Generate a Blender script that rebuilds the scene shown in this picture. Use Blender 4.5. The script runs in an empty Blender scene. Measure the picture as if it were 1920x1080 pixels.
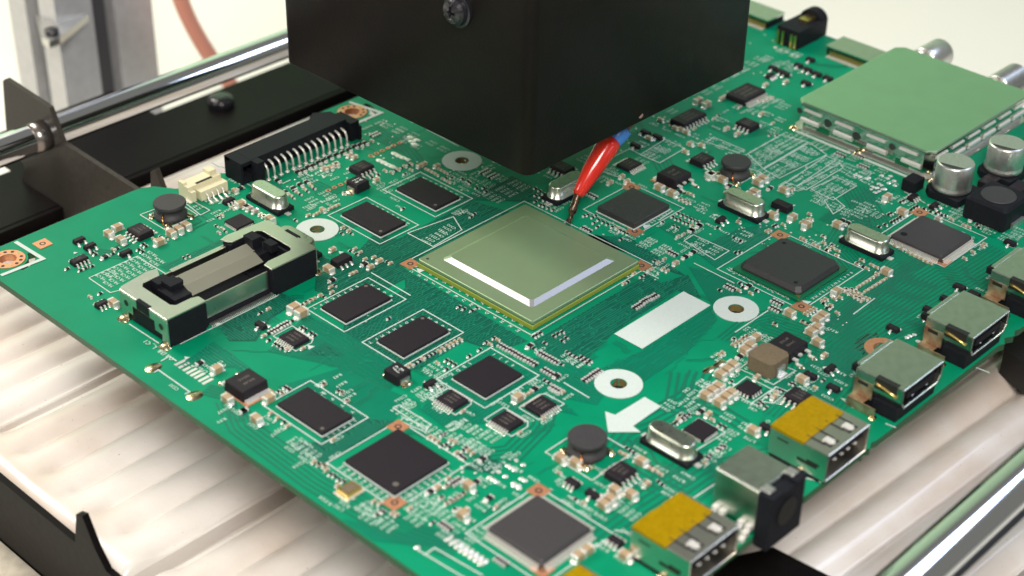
import bpy, bmesh, math, random
from mathutils import Vector, Matrix
R = math.radians
rnd = random.Random(7)
S = 0.1                                   # one Blender unit is one centimetre; everything below is measured in millimetres
SC = bpy.context.scene
COL = SC.collection

# ------------------------------------------------------------------ camera
F_PX, YAW, PITCH, ROLL = 3197.49, -0.817779383, 0.99453706, 0.0222161348
CAM = Vector((-240.660, -220.889, 205.831))
def _rot():
    ca, sa, cb, sb, cc, sc = (math.cos(YAW), math.sin(YAW), math.cos(PITCH), math.sin(PITCH), math.cos(ROLL), math.sin(ROLL))
    Rz = Matrix(((ca, -sa, 0), (sa, ca, 0), (0, 0, 1)))
    Rx = Matrix(((1, 0, 0), (0, cb, -sb), (0, sb, cb)))
    Ry = Matrix(((cc, -sc, 0), (sc, cc, 0), (0, 0, 1)))
    return Rz @ Rx @ Ry
ROT = _rot()
cam = bpy.data.cameras.new('camera'); co = bpy.data.objects.new('camera', cam); COL.objects.link(co)
co.matrix_world = Matrix.Translation(CAM * S) @ ROT.to_4x4()
cam.sensor_width = 36; cam.lens = F_PX / 1920 * 36
cam.clip_start = 0.5; cam.clip_end = 500
cam.dof.use_dof = True; cam.dof.focus_distance = 38.6; cam.dof.aperture_fstop = 0.165; cam.dof.aperture_blades = 9
SC.camera = co
SC.render.resolution_x, SC.render.resolution_y = 1024, 576

# ------------------------------------------------------------------ world, lamps, exposure
SC.view_settings.view_transform = 'Standard'; SC.view_settings.look = 'None'
SC.view_settings.exposure = 0.18; SC.view_settings.gamma = 1.0
w = bpy.data.worlds.new('World'); SC.world = w; w.use_nodes = True
w.node_tree.nodes['Background'].inputs[0].default_value = (0.40, 0.40, 0.37, 1)
w.node_tree.nodes['Background'].inputs[1].default_value = 0.45
def area(name, loc, target, size, power, color, size_y=None):
    l = bpy.data.lights.new(name, 'AREA'); l.energy = power; l.color = color; l.size = size * S
    if size_y: l.shape = 'RECTANGLE'; l.size_y = size_y * S
    o = bpy.data.objects.new(name, l); COL.objects.link(o); o.location = Vector(loc) * S
    o.rotation_euler = (Vector(target) - Vector(loc)).to_track_quat('-Z', 'Y').to_euler(); return o
area('ceiling_lamp', (-265, -290, 400), (0, -20, 0), 220, 29500, (1.0, 0.94, 0.87), 200)
area('warm_panel', (-120, 330, 470), (0, 0, 0), 230, 7000, (1.0, 0.88, 0.76), 160)
area('added_fill', (-430, 170, 220), (20, 40, 0), 160, 4200, (1.0, 0.95, 0.9), 120)  # added low fill that brightens the board beneath the heater head
area('cool_panel', (360, -190, 420), (20, -20, 0), 230, 8000, (0.64, 0.76, 1.0), 160)
area('window_light', (170, -560, 190), (40, -40, -10), 240, 1500, (0.62, 0.78, 1.0), 60)
area('bench_fill', (-60, 760, 620), (430, 400, -80), 400, 60000, (1.0, 0.95, 0.86), 300)  # added light that only whitens the bench, not a known lamp

# ------------------------------------------------------------------ pixel of the photograph -> point on a horizontal plane of the place
def ray(px, py):
    return ROT @ Vector(((px - 960) / F_PX, -(py - 540) / F_PX, -1.0))
def B(px, py, z=0.0):
    d = ray(px, py); t = (z - CAM.z) / d.z; p = CAM + d * t
    return (p.x, p.y)

# ------------------------------------------------------------------ materials
MATS = {}
def mat(name, col, rough=0.5, metal=0.0, spec=0.5, coat=0.0, bump=0.0, bscale=30, var=0.0, vscale=8, var_col=None, coat_rough=0.1, detail=4, trans=0.0, rv=0.08):
    m = bpy.data.materials.new(name); m.use_nodes = True; nt = m.node_tree; b = nt.nodes['Principled BSDF']
    b.inputs['Base Color'].default_value = (*col, 1); b.inputs['Roughness'].default_value = rough
    b.inputs['Metallic'].default_value = metal; b.inputs['Specular IOR Level'].default_value = spec
    b.inputs['Coat Weight'].default_value = coat; b.inputs['Coat Roughness'].default_value = coat_rough
    b.inputs['Transmission Weight'].default_value = trans
    tc = nt.nodes.new('ShaderNodeTexCoord')
    if var > 0 or var_col:
        n = nt.nodes.new('ShaderNodeTexNoise'); n.inputs['Scale'].default_value = vscale; n.inputs['Detail'].default_value = detail
        nt.links.new(tc.outputs['Object'], n.inputs['Vector'])
        r = nt.nodes.new('ShaderNodeValToRGB'); r.color_ramp.elements[0].position = 0.35; r.color_ramp.elements[1].position = 0.65
        c2 = var_col or tuple(c * (1 - var) for c in col)
        r.color_ramp.elements[0].color = (*c2, 1); r.color_ramp.elements[1].color = (*col, 1)
        nt.links.new(n.outputs['Fac'], r.inputs['Fac']); nt.links.new(r.outputs['Color'], b.inputs['Base Color'])
        mr = nt.nodes.new('ShaderNodeMapRange'); mr.inputs[3].default_value = max(rough - rv, 0.02); mr.inputs[4].default_value = min(rough + rv, 1)
        nt.links.new(n.outputs['Fac'], mr.inputs[0]); nt.links.new(mr.outputs[0], b.inputs['Roughness'])
    if bump > 0:
        n = nt.nodes.new('ShaderNodeTexNoise'); n.inputs['Scale'].default_value = bscale; n.inputs['Detail'].default_value = 3
        nt.links.new(tc.outputs['Object'], n.inputs['Vector'])
        bp = nt.nodes.new('ShaderNodeBump'); bp.inputs['Strength'].default_value = bump; bp.inputs['Distance'].default_value = 0.01
        nt.links.new(n.outputs['Fac'], bp.inputs['Height']); nt.links.new(bp.outputs['Normal'], b.inputs['Normal'])
    MATS[name] = m; return m
mat('mask', (0.0, 0.225, 0.110), 0.42, spec=0.18, var=0.16, vscale=0.6, bump=0.05, bscale=60)
mat('mask_dark', (0.006, 0.098, 0.064), 0.42, spec=0.2, var=0.2, vscale=1.2)
mat('mask_mid', (0.001, 0.160, 0.088), 0.42, spec=0.18, var=0.12, vscale=1.2)
mat('trace_light', (0.004, 0.165, 0.095), 0.4, spec=0.45)
mat('trace_dark', (0.004, 0.125, 0.075), 0.45, spec=0.4)
mat('silk', (0.50, 0.57, 0.54), 0.6, var=0.06, vscale=20)
mat('silk_text', (0.40, 0.55, 0.47), 0.65)
mat('epoxy', (0.015, 0.011, 0.016), 0.52, spec=0.25, bump=0.35, bscale=70, var=0.3, vscale=90)
mat('epoxy_grey', (0.040, 0.037, 0.040), 0.55, spec=0.45, bump=0.3, bscale=70, var=0.25, vscale=60)
mat('epoxy_sparkle', (0.026, 0.025, 0.027), 0.5, spec=0.6, bump=0.9, bscale=45, var=0.5, vscale=60)
mat('laser_mark', (0.10, 0.09, 0.075), 0.7)
mat('plastic_black', (0.012, 0.013, 0.017), 0.5, spec=0.10, bump=0.1, bscale=40, var=0.2, vscale=10)
mat('ferrite', (0.034, 0.033, 0.036), 0.6, bump=0.5, bscale=30, var=0.25, vscale=25)
mat('tin', (0.72, 0.72, 0.68), 0.32, 0.9, var=0.12, vscale=14, bump=0.04, bscale=20)
mat('can', (0.62, 0.66, 0.55), 0.30, 1.0, var=0.10, vscale=10, bump=0.03, bscale=8)
mat('shell', (0.66, 0.70, 0.62), 0.24, 1.0, var=0.10, vscale=6, bump=0.03, bscale=9, rv=0.06)  # slight green of reflected surroundings is put into the metal colour
mat('wall_tin', (0.74, 0.74, 0.68), 0.14, 1.0, var=0.2, vscale=4, bump=0.10, bscale=5, rv=0.05)
mat('shell_grey', (0.72, 0.69, 0.62), 0.28, 1.0, var=0.05, vscale=2, bump=0.015, bscale=8, rv=0.015)
mat('shell_stained', (0.52, 0.44, 0.30), 0.38, 0.8, var=0.6, vscale=4, var_col=(0.30, 0.17, 0.10), bump=0.05, bscale=12)
mat('tuner_lid', (0.52, 0.80, 0.56), 0.30, 1.0, var=0.04, vscale=1.2, rv=0.01)  # pale green stands in for a reflection, mixed into the metal colour
mat('lid_edge_glint', (0.48, 0.47, 0.48), 0.5, 1.0)  # highlight on the near lid edges, painted as a brighter metal
mat('chip_lid', (0.27, 0.38, 0.22), 0.45, 0.6, var=0.04, vscale=1.5, bump=0.03, bscale=50, rv=0.01)  # reflected green is painted into the lid's colour
mat('solder', (0.84, 0.82, 0.78), 0.22, 0.5, bump=0.25, bscale=25)
mat('solder_flux', (0.72, 0.66, 0.48), 0.22, 1.0, bump=0.4, bscale=25, var_col=(0.45, 0.36, 0.16), vscale=12)
mat('lead_white', (0.78, 0.77, 0.74), 0.35, 0.5)
mat('lead', (0.78, 0.76, 0.71), 0.3, 0.4)
mat('ceramic_tan', (0.38, 0.275, 0.165), 0.45, var=0.15, vscale=30)
mat('ceramic_pink', (0.36, 0.27, 0.25), 0.45, var=0.15, vscale=30)
mat('ceramic_olive', (0.150, 0.112, 0.068), 0.5, var=0.2, vscale=20, bump=0.1)
mat('copper', (0.72, 0.33, 0.18), 0.45, 0.7, var=0.15, vscale=25)
mat('copper_wire', (0.75, 0.30, 0.10), 0.25, 1.0)
mat('gold', (0.80, 0.58, 0.20), 0.3, 1.0)
mat('hole_shade', (0.010, 0.010, 0.008), 0.6)  # openings drawn as dark faces, their inner shade is this colour
mat('hole_wall', (0.16, 0.12, 0.04), 0.5)
mat('substrate', (0.22, 0.26, 0.03), 0.5)
mat('substrate_green', (0.0, 0.11, 0.045), 0.35)
mat('cream', (0.66, 0.62, 0.42), 0.5, bump=0.05)
mat('kapton', (0.29, 0.185, 0.0), 0.38, spec=0.15, var=0.18, vscale=12, bump=0.3, bscale=6)
mat('box_paint', (0.012, 0.0095, 0.0085), 0.42, spec=0.10, bump=0.3, bscale=14, var=0.2, vscale=2)
mat('frame_paint', (0.006, 0.005, 0.005), 0.42, spec=0.07, bump=0.2, bscale=30, var=0.2, vscale=6)
mat('plate_paint', (0.050, 0.045, 0.038), 0.45, spec=0.15, bump=0.2, bscale=20, var=0.2, vscale=6)
mat('chrome', (0.78, 0.78, 0.80), 0.08, 1.0, bump=0.02, bscale=8)
mat('dark_chrome', (0.30, 0.27, 0.25), 0.25, 0.9)
mat('screw_black', (0.012, 0.012, 0.016), 0.25, spec=0.6)
mat('red_sleeve', (0.60, 0.022, 0.012), 0.22, spec=0.6, var=0.1, vscale=4, bump=0.05, bscale=10, coat=0.3)
mat('blue_sleeve', (0.06, 0.22, 0.62), 0.3)
mat('burnt_tip', (0.10, 0.06, 0.03), 0.28, 0.55, var_col=(0.02, 0.014, 0.01), vscale=14, bump=0.8, bscale=12)
mat('wire_brown', (0.22, 0.15, 0.12), 0.5)
mat('hose', (0.95, 0.40, 0.29), 0.5)
mat('bench', (0.82, 0.80, 0.72), 0.6)
mat('strip_metal', (0.52, 0.52, 0.42), 0.35, 0.75, rv=0.01, var=0.03, vscale=2)
mat('wall_green', (0.50, 0.74, 0.52), 0.8)
mat('aluminium', (0.60, 0.60, 0.61), 0.42, 0.4, var=0.1, vscale=3)
mat('aluminium_shaded', (0.12, 0.12, 0.13), 0.5, 0.6)  # darker copy of the aluminium, shade inside the slots painted in
mat('case_black', (0.012, 0.011, 0.011), 0.6, bump=0.6, bscale=12)
mat('steel_strip', (0.50, 0.46, 0.38), 0.45, 0.6, var=0.2, vscale=4)
mat('mark_dark', (0.03, 0.035, 0.032), 0.5)

def laminate_mat():
    m = MATS['mask'].copy(); m.name = 'laminate'; nt = m.node_tree; b = nt.nodes['Principled BSDF']
    g = nt.nodes.new('ShaderNodeNewGeometry'); sx = nt.nodes.new('ShaderNodeSeparateXYZ'); nt.links.new(g.outputs['Normal'], sx.inputs[0])
    ab = nt.nodes.new('ShaderNodeMath'); ab.operation = 'ABSOLUTE'; nt.links.new(sx.outputs[2], ab.inputs[0])
    gt = nt.nodes.new('ShaderNodeMath'); gt.operation = 'LESS_THAN'; gt.inputs[1].default_value = 0.5; nt.links.new(ab.outputs[0], gt.inputs[0])
    mx = nt.nodes.new('ShaderNodeMix'); mx.data_type = 'RGBA'
    old = b.inputs['Base Color'].links[0].from_socket
    nt.links.new(gt.outputs[0], mx.inputs[0]); nt.links.new(old, mx.inputs[6]); mx.inputs[7].default_value = (0.035, 0.10, 0.05, 1)
    dn = nt.nodes.new('ShaderNodeMath'); dn.operation = 'LESS_THAN'; dn.inputs[1].default_value = -0.5; nt.links.new(sx.outputs[2], dn.inputs[0])
    m2 = nt.nodes.new('ShaderNodeMix'); m2.data_type = 'RGBA'; nt.links.new(dn.outputs[0], m2.inputs[0]); nt.links.new(mx.outputs[2], m2.inputs[6]); m2.inputs[7].default_value = (0.07, 0.075, 0.04, 1)  # unseen underside toned brown to cut green bounce onto the heaters
    nt.links.new(m2.outputs[2], b.inputs['Base Color']); MATS['laminate'] = m
laminate_mat()
def heater_mat():
    m = mat('heater_glaze', (0.74, 0.66, 0.60), 0.38, spec=0.5, coat=0.45, coat_rough=0.12)
    nt = m.node_tree; b = nt.nodes['Principled BSDF']; tc = nt.nodes['Texture Coordinate']
    n = nt.nodes.new('ShaderNodeTexNoise'); n.inputs['Scale'].default_value = 0.3; n.inputs['Detail'].default_value = 5
    v = nt.nodes.new('ShaderNodeTexNoise'); v.inputs['Scale'].default_value = 9; v.inputs['Detail'].default_value = 6; v.inputs['Roughness'].default_value = 0.75
    for q in (n, v): nt.links.new(tc.outputs['Object'], q.inputs['Vector'])
    r = nt.nodes.new('ShaderNodeValToRGB'); r.color_ramp.elements[0].position = 0.35; r.color_ramp.elements[1].position = 0.6
    r.color_ramp.elements[0].color = (0.62, 0.52, 0.44, 1); r.color_ramp.elements[1].color = (0.76, 0.72, 0.68, 1)
    r2 = nt.nodes.new('ShaderNodeValToRGB'); r2.color_ramp.elements[0].position = 0.655; r2.color_ramp.elements[1].position = 0.70
    r2.color_ramp.elements[0].color = (0, 0, 0, 1); r2.color_ramp.elements[1].color = (0.9, 0.9, 0.9, 1)
    nt.links.new(n.outputs['Fac'], r.inputs['Fac']); nt.links.new(v.outputs['Fac'], r2.inputs['Fac'])
    mx = nt.nodes.new('ShaderNodeMix'); mx.data_type = 'RGBA'
    nt.links.new(r2.outputs['Color'], mx.inputs[0]); nt.links.new(r.outputs['Color'], mx.inputs[6]); mx.inputs[7].default_value = (0.22, 0.12, 0.07, 1)
    nt.links.new(mx.outputs[2], b.inputs['Base Color'])
    bp = nt.nodes.new('ShaderNodeBump'); bp.inputs['Strength'].default_value = 0.25; bp.inputs['Distance'].default_value = 0.03
    nt.links.new(v.outputs['Fac'], bp.inputs['Height']); nt.links.new(bp.outputs['Normal'], b.inputs['Normal'])
heater_mat()
mat('heater_crease', (0.60, 0.50, 0.42), 0.5, var=0.3, vscale=3)

# ------------------------------------------------------------------ mesh helpers (millimetres)
class MB:
    def __init__(s): s.v = []; s.f = []; s.m = []; s.mats = []; s.sm = []
    def mi(s, m):
        if m not in s.mats: s.mats.append(m)
        return s.mats.index(m)
    def add(s, vs, fs, m, smooth=False):
        o = len(s.v); s.v += [tuple(v) for v in vs]; k = s.mi(m)
        for f in fs: s.f.append([o + i for i in f]); s.m.append(k); s.sm.append(smooth)
        return s
    def box(s, x0, x1, y0, y1, z0, z1, m):
        vs = [(x0,y0,z0),(x1,y0,z0),(x1,y1,z0),(x0,y1,z0),(x0,y0,z1),(x1,y0,z1),(x1,y1,z1),(x0,y1,z1)]
        return s.add(vs, [(0,3,2,1),(4,5,6,7),(0,1,5,4),(1,2,6,5),(2,3,7,6),(3,0,4,7)], m)
    def cbox(s, x0, x1, y0, y1, z0, z1, m, c=0.12, t=0.0):
        """box with chamfered vertical corners and top edge; t = draft (sides lean in)"""
        def ring(dx, z, cc):
            a, b_, d, e = x0+dx, x1-dx, y0+dx, y1-dx
            return [(a+cc,d,z),(b_-cc,d,z),(b_,d+cc,z),(b_,e-cc,z),(b_-cc,e,z),(a+cc,e,z),(a,e-cc,z),(a,d+cc,z)]
        vs = ring(0, z0, c) + ring(t, z1 - c, c) + ring(t + c, z1, c)
        fs = [tuple(reversed(range(8)))]
        for k in (0, 8):
            for i in range(8): j = (i+1) % 8; fs.append((k+i, k+j, k+8+j, k+8+i))
        fs.append(tuple(range(16, 24)))
        return s.add(vs, fs, m)
    def prism(s, pts, z0, z1, m, mtop=None):
        n = len(pts); vs = [(x,y,z0) for x,y in pts] + [(x,y,z1) for x,y in pts]
        s.add(vs, [(i,(i+1)%n,n+(i+1)%n,n+i) for i in range(n)] + [tuple(reversed(range(n)))], m)
        return s.add([(x,y,z1) for x,y in pts], [tuple(range(n))], mtop or m)
    def lathe(s, prof, m, n=24, cx=0, cy=0, smooth=True, cap=True):
        vs = []; fs = []
        for r_, z in prof:
            for i in range(n): a = 2*math.pi*i/n; vs.append((cx+r_*math.cos(a), cy+r_*math.sin(a), z))
        for k in range(len(prof)-1):
            for i in range(n): j = (i+1)%n; fs.append((k*n+i, k*n+j, (k+1)*n+j, (k+1)*n+i))
        s.add(vs, fs, m, smooth)
        if cap:
            k = len(prof)-1; r_, z = prof[k]
            s.add([(cx+r_*math.cos(2*math.pi*i/n), cy+r_*math.sin(2*math.pi*i/n), z) for i in range(n)], [tuple(range(n))], m)
        return s
    def tube(s, pts, rad, m, n=10, cap=True):
        P = [Vector(p) for p in pts]; rad = rad if isinstance(rad, (list, tuple)) else [rad]*len(P)
        vs = []; fs = []; up = Vector((0.13, 0.21, 0.97))
        for i, p in enumerate(P):
            d = (P[min(i+1, len(P)-1)] - P[max(i-1, 0)]).normalized()
            a = d.cross(up).normalized() if abs(d.dot(up)) < 0.98 else d.cross(Vector((1,0,0))).normalized(); b_ = d.cross(a)
            for k in range(n): t = 2*math.pi*k/n; vs.append(p + (a*math.cos(t) + b_*math.sin(t))*rad[i])
        for i in range(len(P)-1):
            for k in range(n): j = (k+1)%n; fs.append((i*n+k, i*n+j, (i+1)*n+j, (i+1)*n+k))
        if cap: fs += [tuple(reversed(range(n))), tuple((len(P)-1)*n+k for k in range(n))]
        return s.add(vs, fs, m, True)
    def strip(s, pts, wd, z, m):
        """flat line of width wd through pts with mitred joints"""
        P = [Vector((p[0], p[1])) for p in pts]; L = []; Rr = []
        for i, p in enumerate(P):
            a = (p - P[i-1]).normalized() if i else (P[1]-p).normalized()
            b_ = (P[i+1]-p).normalized() if i < len(P)-1 else a
            t = (a+b_); t = t.normalized() if t.length > 1e-4 else a
            nrm = Vector((-t.y, t.x)); k = wd/2/max(0.4, nrm.dot(Vector((-a.y, a.x))))
            L.append(p+nrm*k); Rr.append(p-nrm*k)
        vs = [(q.x,q.y,z) for q in L] + [(q.x,q.y,z) for q in Rr]; n = len(P)
        return s.add(vs, [(i, n+i, n+i+1, i+1) for i in range(n-1)], m)
    def blob(s, x, y, rx, ry, h, m, n=8):
        vs = [(x,y,h)]; fs = []
        for k, (q, z) in enumerate(((0.6, h*0.75), (1.0, 0.02))):
            for i in range(n):
                a = 2*math.pi*i/n; vs.append((x+rx*q*math.cos(a), y+ry*q*math.sin(a), z))
        for i in range(n):
            j = (i+1)%n; fs += [(0, 1+i, 1+j), (1+i, 1+n+i, 1+n+j, 1+j)]
        return s.add(vs, fs, m, True)
    def mesh(s, name):
        me = bpy.data.meshes.new(name); me.from_pydata([(a*S, b_*S, c*S) for a, b_, c in s.v], [], s.f)
        for m in s.mats: me.materials.append(MATS[m])
        me.polygons.foreach_set('material_index', s.m); me.polygons.foreach_set('use_smooth', s.sm); me.update()
        return me
    def build(s, name, parent=None, loc=(0,0,0), rot=0, bev=0, **kw):
        me = s.mesh(name)
        if bev:
            bm = bmesh.new(); bm.from_mesh(me); bmesh.ops.remove_doubles(bm, verts=bm.verts, dist=1e-5)
            ed = [e for e in bm.edges if len(e.link_faces) == 2 and e.calc_face_angle(0) > 0.6]
            bmesh.ops.bevel(bm, geom=ed, offset=bev*S, segments=2, profile=.6, affect='EDGES', clamp_overlap=True)
            bm.to_mesh(me); bm.free()
        return put(name, me, parent, loc, rot, **kw)
def put(name, me, parent=None, loc=(0,0,0), rot=0, label=None, kind=None, cat=None, group=None):
    o = bpy.data.objects.new(name, me); COL.objects.link(o)
    if parent: o.parent = parent
    o.location = Vector(loc) * S; o.rotation_euler = (0, 0, R(rot))
    if label: o['label'] = label
    if kind: o['kind'] = kind
    if cat: o['category'] = cat
    if group: o['group'] = group
    return o
def copy_part(src, parent, loc, rot, label=None):
    o = src.copy(); COL.objects.link(o); o.parent = parent; o.location = Vector(loc)*S; o.rotation_euler = (0, 0, R(rot))
    if 'label' in o and not label: del o['label']
    if label: o['label'] = label
    for ch in src.children:
        c = ch.copy(); COL.objects.link(c); c.parent = o
    return o
class Kind:
    """first call builds, later calls copy"""
    def __init__(s, fn): s.fn = fn; s.first = {}
    def __call__(s, key, x, y, rot, label=None):
        if key not in s.first:
            o = s.fn(*key); o.parent = BOARD; o.location = Vector((x, y, 0))*S; o.rotation_euler = (0, 0, R(rot))
            if label: o['label'] = label
            s.first[key] = o; return o
        return copy_part(s.first[key], BOARD, (x, y, 0), rot, label)
def pts_(sx, ox, oy, seq):
    return [(ox + a/sx, oy + b_/sx) for a, b_ in seq]

# ------------------------------------------------------------------ setting: bench, machine body, ceramic heaters
MB().box(-900, 1600, -900, 1600, -84, -80, 'bench').build('bench_surface', kind='structure')
_w = MB(); _w.box(-1100, 1100, 0, 20, -79, 720, 'wall_green').build('reflector_wall', loc=(620, 620, 0), rot=-45, kind='structure')  # unseen wall added as a green reflector for the flat metal tops
mb = MB(); mb.box(-118, 180, -170, 190, -79.9, -52, 'case_black'); mb.build('machine_deck', cat='machine base', label='matt black machine deck under the white heating tiles')
MB().box(-117.5, -111.6, -70, 160, -51.9, -45, 'steel_strip').build('deck_trim', cat='trim strip', label='dull beige metal strip along the near left rim of the machine, below the black plate')

def heater(x0, x1, y0, y1, nr, label, ztop=-30, rot=0.0, dep=1.9):
    skew = 0.0
    mb = MB(); nx, ny = 110, nr*20; vs = []; fs = []
    w_ = (y1-y0); pitch = (w_-3.0)/nr
    for i in range(nx+1):
        x = x0 + (x1-x0)*i/nx
        ed = min(x-x0, x1-x); fade = max(0.0, min(1.0, (ed-6.0)/5.0)); fade = fade*fade*(3-2*fade)
        for j in range(ny+1):
            y = y0 + w_*j/ny; u = ((y-y0-1.5+skew*(x-x0))/pitch)
            fr = u - math.floor(u); rib = 1-abs(2*fr-1)**2.2
            h = (rib-1)*dep*fade
            e2 = min(ed, y-y0, y1-y); rd = 2.2
            if e2 < rd: h -= rd - math.sqrt(max(0, rd*rd-(rd-e2)**2))
            h += 0.12*math.sin(x*0.11+y*0.2)
            vs.append((x, y, ztop+h))
    for i in range(nx):
        for j in range(ny): a = i*(ny+1)+j; fs.append((a, a+ny+1, a+ny+2, a+1))
    f1 = []; f2 = []
    for f in fs:
        i_, j_ = divmod(f[0], ny+1); x = x0+(x1-x0)*(i_+.5)/nx; y = y0+w_*(j_+.5)/ny; u = ((y-y0-1.5+skew*(x-x0))/pitch); fr = u-math.floor(u)
        (f2 if (min(fr, 1-fr) < -1 and min(x-x0, x1-x) > 9.5 and min(y-y0, y1-y) > 3) else f1).append(f)
    mb.add(vs, f1, 'heater_glaze', True); k_ = mb.mi('heater_crease')
    for f in f2: mb.f.append(list(f)); mb.m.append(k_); mb.sm.append(True)
    zz = ztop-2.0
    mb.add([(x0,y0,zz),(x1,y0,zz),(x1,y1,zz),(x0,y1,zz),(x0,y0,zz-16),(x1,y0,zz-16),(x1,y1,zz-16),(x0,y1,zz-16)],
           [(0,4,5,1),(1,5,6,2),(2,6,7,3),(3,7,4,0)], 'heater_glaze')
    mb.box(x0+8, x1-8, y0+8, y1-8, -51.9, zz-15.9, 'case_black')
    if rot: c_, s_ = math.cos(R(rot)), math.sin(R(rot)); mb.v = [(x0+(a-x0)*c_-(b_-y1)*s_, y1+(a-x0)*s_+(b_-y1)*c_, z) for a, b_, z in mb.v]
    o = mb.build('ceramic_heater', cat='ceramic heater', label=label); o['group'] = 'white ribbed ceramic heating tiles under the circuit board'
heater(-108, 137, 9.2, 68.5, 6, 'white ribbed ceramic heater directly behind the short black upright tab at lower left')
heater(-108, 137, 70, 137.5, 7, 'white ribbed ceramic heater reaching under the upper left corner of the circuit board')
heater(-108, 106, -53, 5.4, 6, 'pinkish ceramic heater under the lower left edge of the board, separated by a dark gap')
heater(-16, 118, -116, -55.5, 5, 'cream ceramic heater with fat rounded ribs at lower right beside the chrome rod', rot=-3.0, dep=3.0)

# near-left black plate with upright tab
mb = MB()
def vert_plate(mb, prof, x, th, m):
    n = len(prof); vs = [(x, y, z) for y, z in prof] + [(x+th, y, z) for y, z in prof]
    mb.add(vs, [tuple(range(n)), tuple(reversed(range(n, 2*n)))] + [(i, n+i, n+(i+1)%n, (i+1)%n) for i in range(n)], m)
vert_plate(mb, [(120, -44.5), (120, -25.2), (19, -25.3), (16.8, -16.6), (14.6, -15.8), (11.5, -22.5), (8.5, -26.3), (-60, -27), (-60, -44.5)], -111.4, 1.5, 'frame_paint')
mb.build('side_plate', cat='metal plate', label='black sheet metal plate with one upright tab at the lower left corner')
# far-left plate, rod runs through it
def BX(px, py, X):
    d = ray(px, py); t = (X-CAM.x)/d.x; p = CAM+d*t; return (p.y, p.z)
PX = -33.6
mb = MB(); vert_plate(mb, [BX(5, 152, PX), BX(10, 148, PX), BX(92, 202, PX), BX(117, 268, PX), BX(262, 361, PX), BX(283, 362, PX), BX(282, 322, PX), BX(290, 317, PX), BX(306, 360, PX), (50, -14), (50, -51), BX(25, 430, PX), BX(46, 312, PX), BX(13, 262, PX)], PX, 1.4, 'plate_paint')
mb.build('side_plate', cat='metal plate', label='grey black sheet metal plate with a slanted top that the far chrome rod passes through')

def rod(p, q, z, r_, lab):
    a, b_ = Vector((*B(*p, z), z)), Vector((*B(*q, z), z)); d = (b_-a).normalized(); m = (a+b_)/2; mb = MB()
    mb.tube([m-d*160, m-d*80, m, m+d*90, m+d*190], r_, 'chrome', 48)
    mb.build('chrome_rod', cat='rod', label=lab, group='polished guide rods'); return m, d
RM, RD = rod((0, 284), (500, 96), -8.5, 4.1, 'polished chrome rod crossing the upper left corner behind the board')
rod((1722, 1080), (1920, 899), 3, 5.0, 'polished chrome rod crossing the lower right corner')
t = (-34.0-RM.x)/RD.x; pc = RM+RD*t
mb = MB(); mb.tube([pc-RD*5.2, pc-RD*.3], 4.22, 'dark_chrome', 32); mb.build('rod_collar', cat='collar', label='dark collar around the far chrome rod beside the slanted plate')
# black angle rail behind the board
mb = MB(); mb.box(-150, 230, 142.5, 167.8, -31.6, -30, 'frame_paint'); mb.box(-150, 230, 140.8, 142.4, -51.8, -30.2, 'frame_paint'); mb.box(-31.9, 16.9, 167.9, 190, -31, -30.1, 'frame_paint')
rail = mb.build('angle_rail', cat='rail', label='glossy black angle rail below the far chrome rod')
mb = MB(); mb.lathe([(4.0, -29.9), (4.1, -28.6), (3.8, -27.6), (2.6, -26.9), (1.2, -26.8)], 'screw_black', 20, 34.5, 159); mb.build('rail_screw', rail)
# near right black bar below the rod
MB().box(-60, 260, -190, -133, -51.9, -34, 'case_black').build('edge_bar', cat='bar', label='speckled black bar in the lower right corner below the chrome rod')
mb = MB(); mb.prism([B(1340,1052,-16), B(1450,1026,-16), B(1585,1095,-16), B(1400,1160,-16)], -40, -16, 'frame_paint'); mb.build('clamp_block', cat='bracket', label='black bracket poking in at the bottom edge beside the cream heater')
mb = MB(); mb.prism([B(1884,650,-22), B(1930,690,-22), (130,-104), (130,-76), B(1900,600,-22)], -29.5, -22, 'case_black'); mb.build('clamp_block', cat='bracket', label='black bracket at the right edge below the video sockets')

# extrusion column
def column():
    root = bpy.data.objects.new('extrusion_column', None); COL.objects.link(root); _p = CAM + ray(121, 150)*565; root.location = Vector((_p.x, _p.y, -80))*S
    root['label'] = 'upright slotted aluminium extrusion post at the upper left'; root['category'] = 'post'
    x0, x1, y0, y1 = 0, 37, 0, 29; g = 4.2; mb = MB()
    cx, cy = 18, 14
    P = [(x0,y0),(x0+cx-g,y0),(x0+cx-g,y0+6),(x0+cx+g,y0+6),(x0+cx+g,y0),(x1,y0),(x1,y1),(x0,y1),(x0,y0+cy+g),(x0+6,y0+cy+g),(x0+6,y0+cy-g),(x0,y0+cy-g)]
    n = len(P); vs = [(x,y,0) for x,y in P]+[(x,y,230) for x,y in P]
    mb.add(vs, [(i,(i+1)%n,n+(i+1)%n,n+i) for i in range(n)], 'aluminium')
    mb.build('profile', root)
    m2 = MB(); m2.box(cx-g+.1, cx+g-.1, 5.6, 5.9, 0, 230, 'aluminium_shaded'); m2.box(5.6, 5.9, cy-g+.1, cy+g-.1, 0, 230, 'aluminium_shaded')  # dark sheets stand in for the shade inside the slots
    m2.build('slot_floor', root)
    _q = (CAM + ray(112, 38)*560).z+80; m3 = MB(); m3.prism([(-9, -9), (-5, -9), (12, -.1), (-.1, -.1), (-.1, 12), (-9, -5)], _q-1.2, _q+1.2, 'tin'); m3.build('corner_bracket', root)
    m4 = MB(); m4.lathe([(2.2, _q+1.25), (2.2, _q+3), (1.2, _q+3.1)], 'screw_black', 16, -5.2, -5.2); m4.build('bolt', root)
column()
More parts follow.
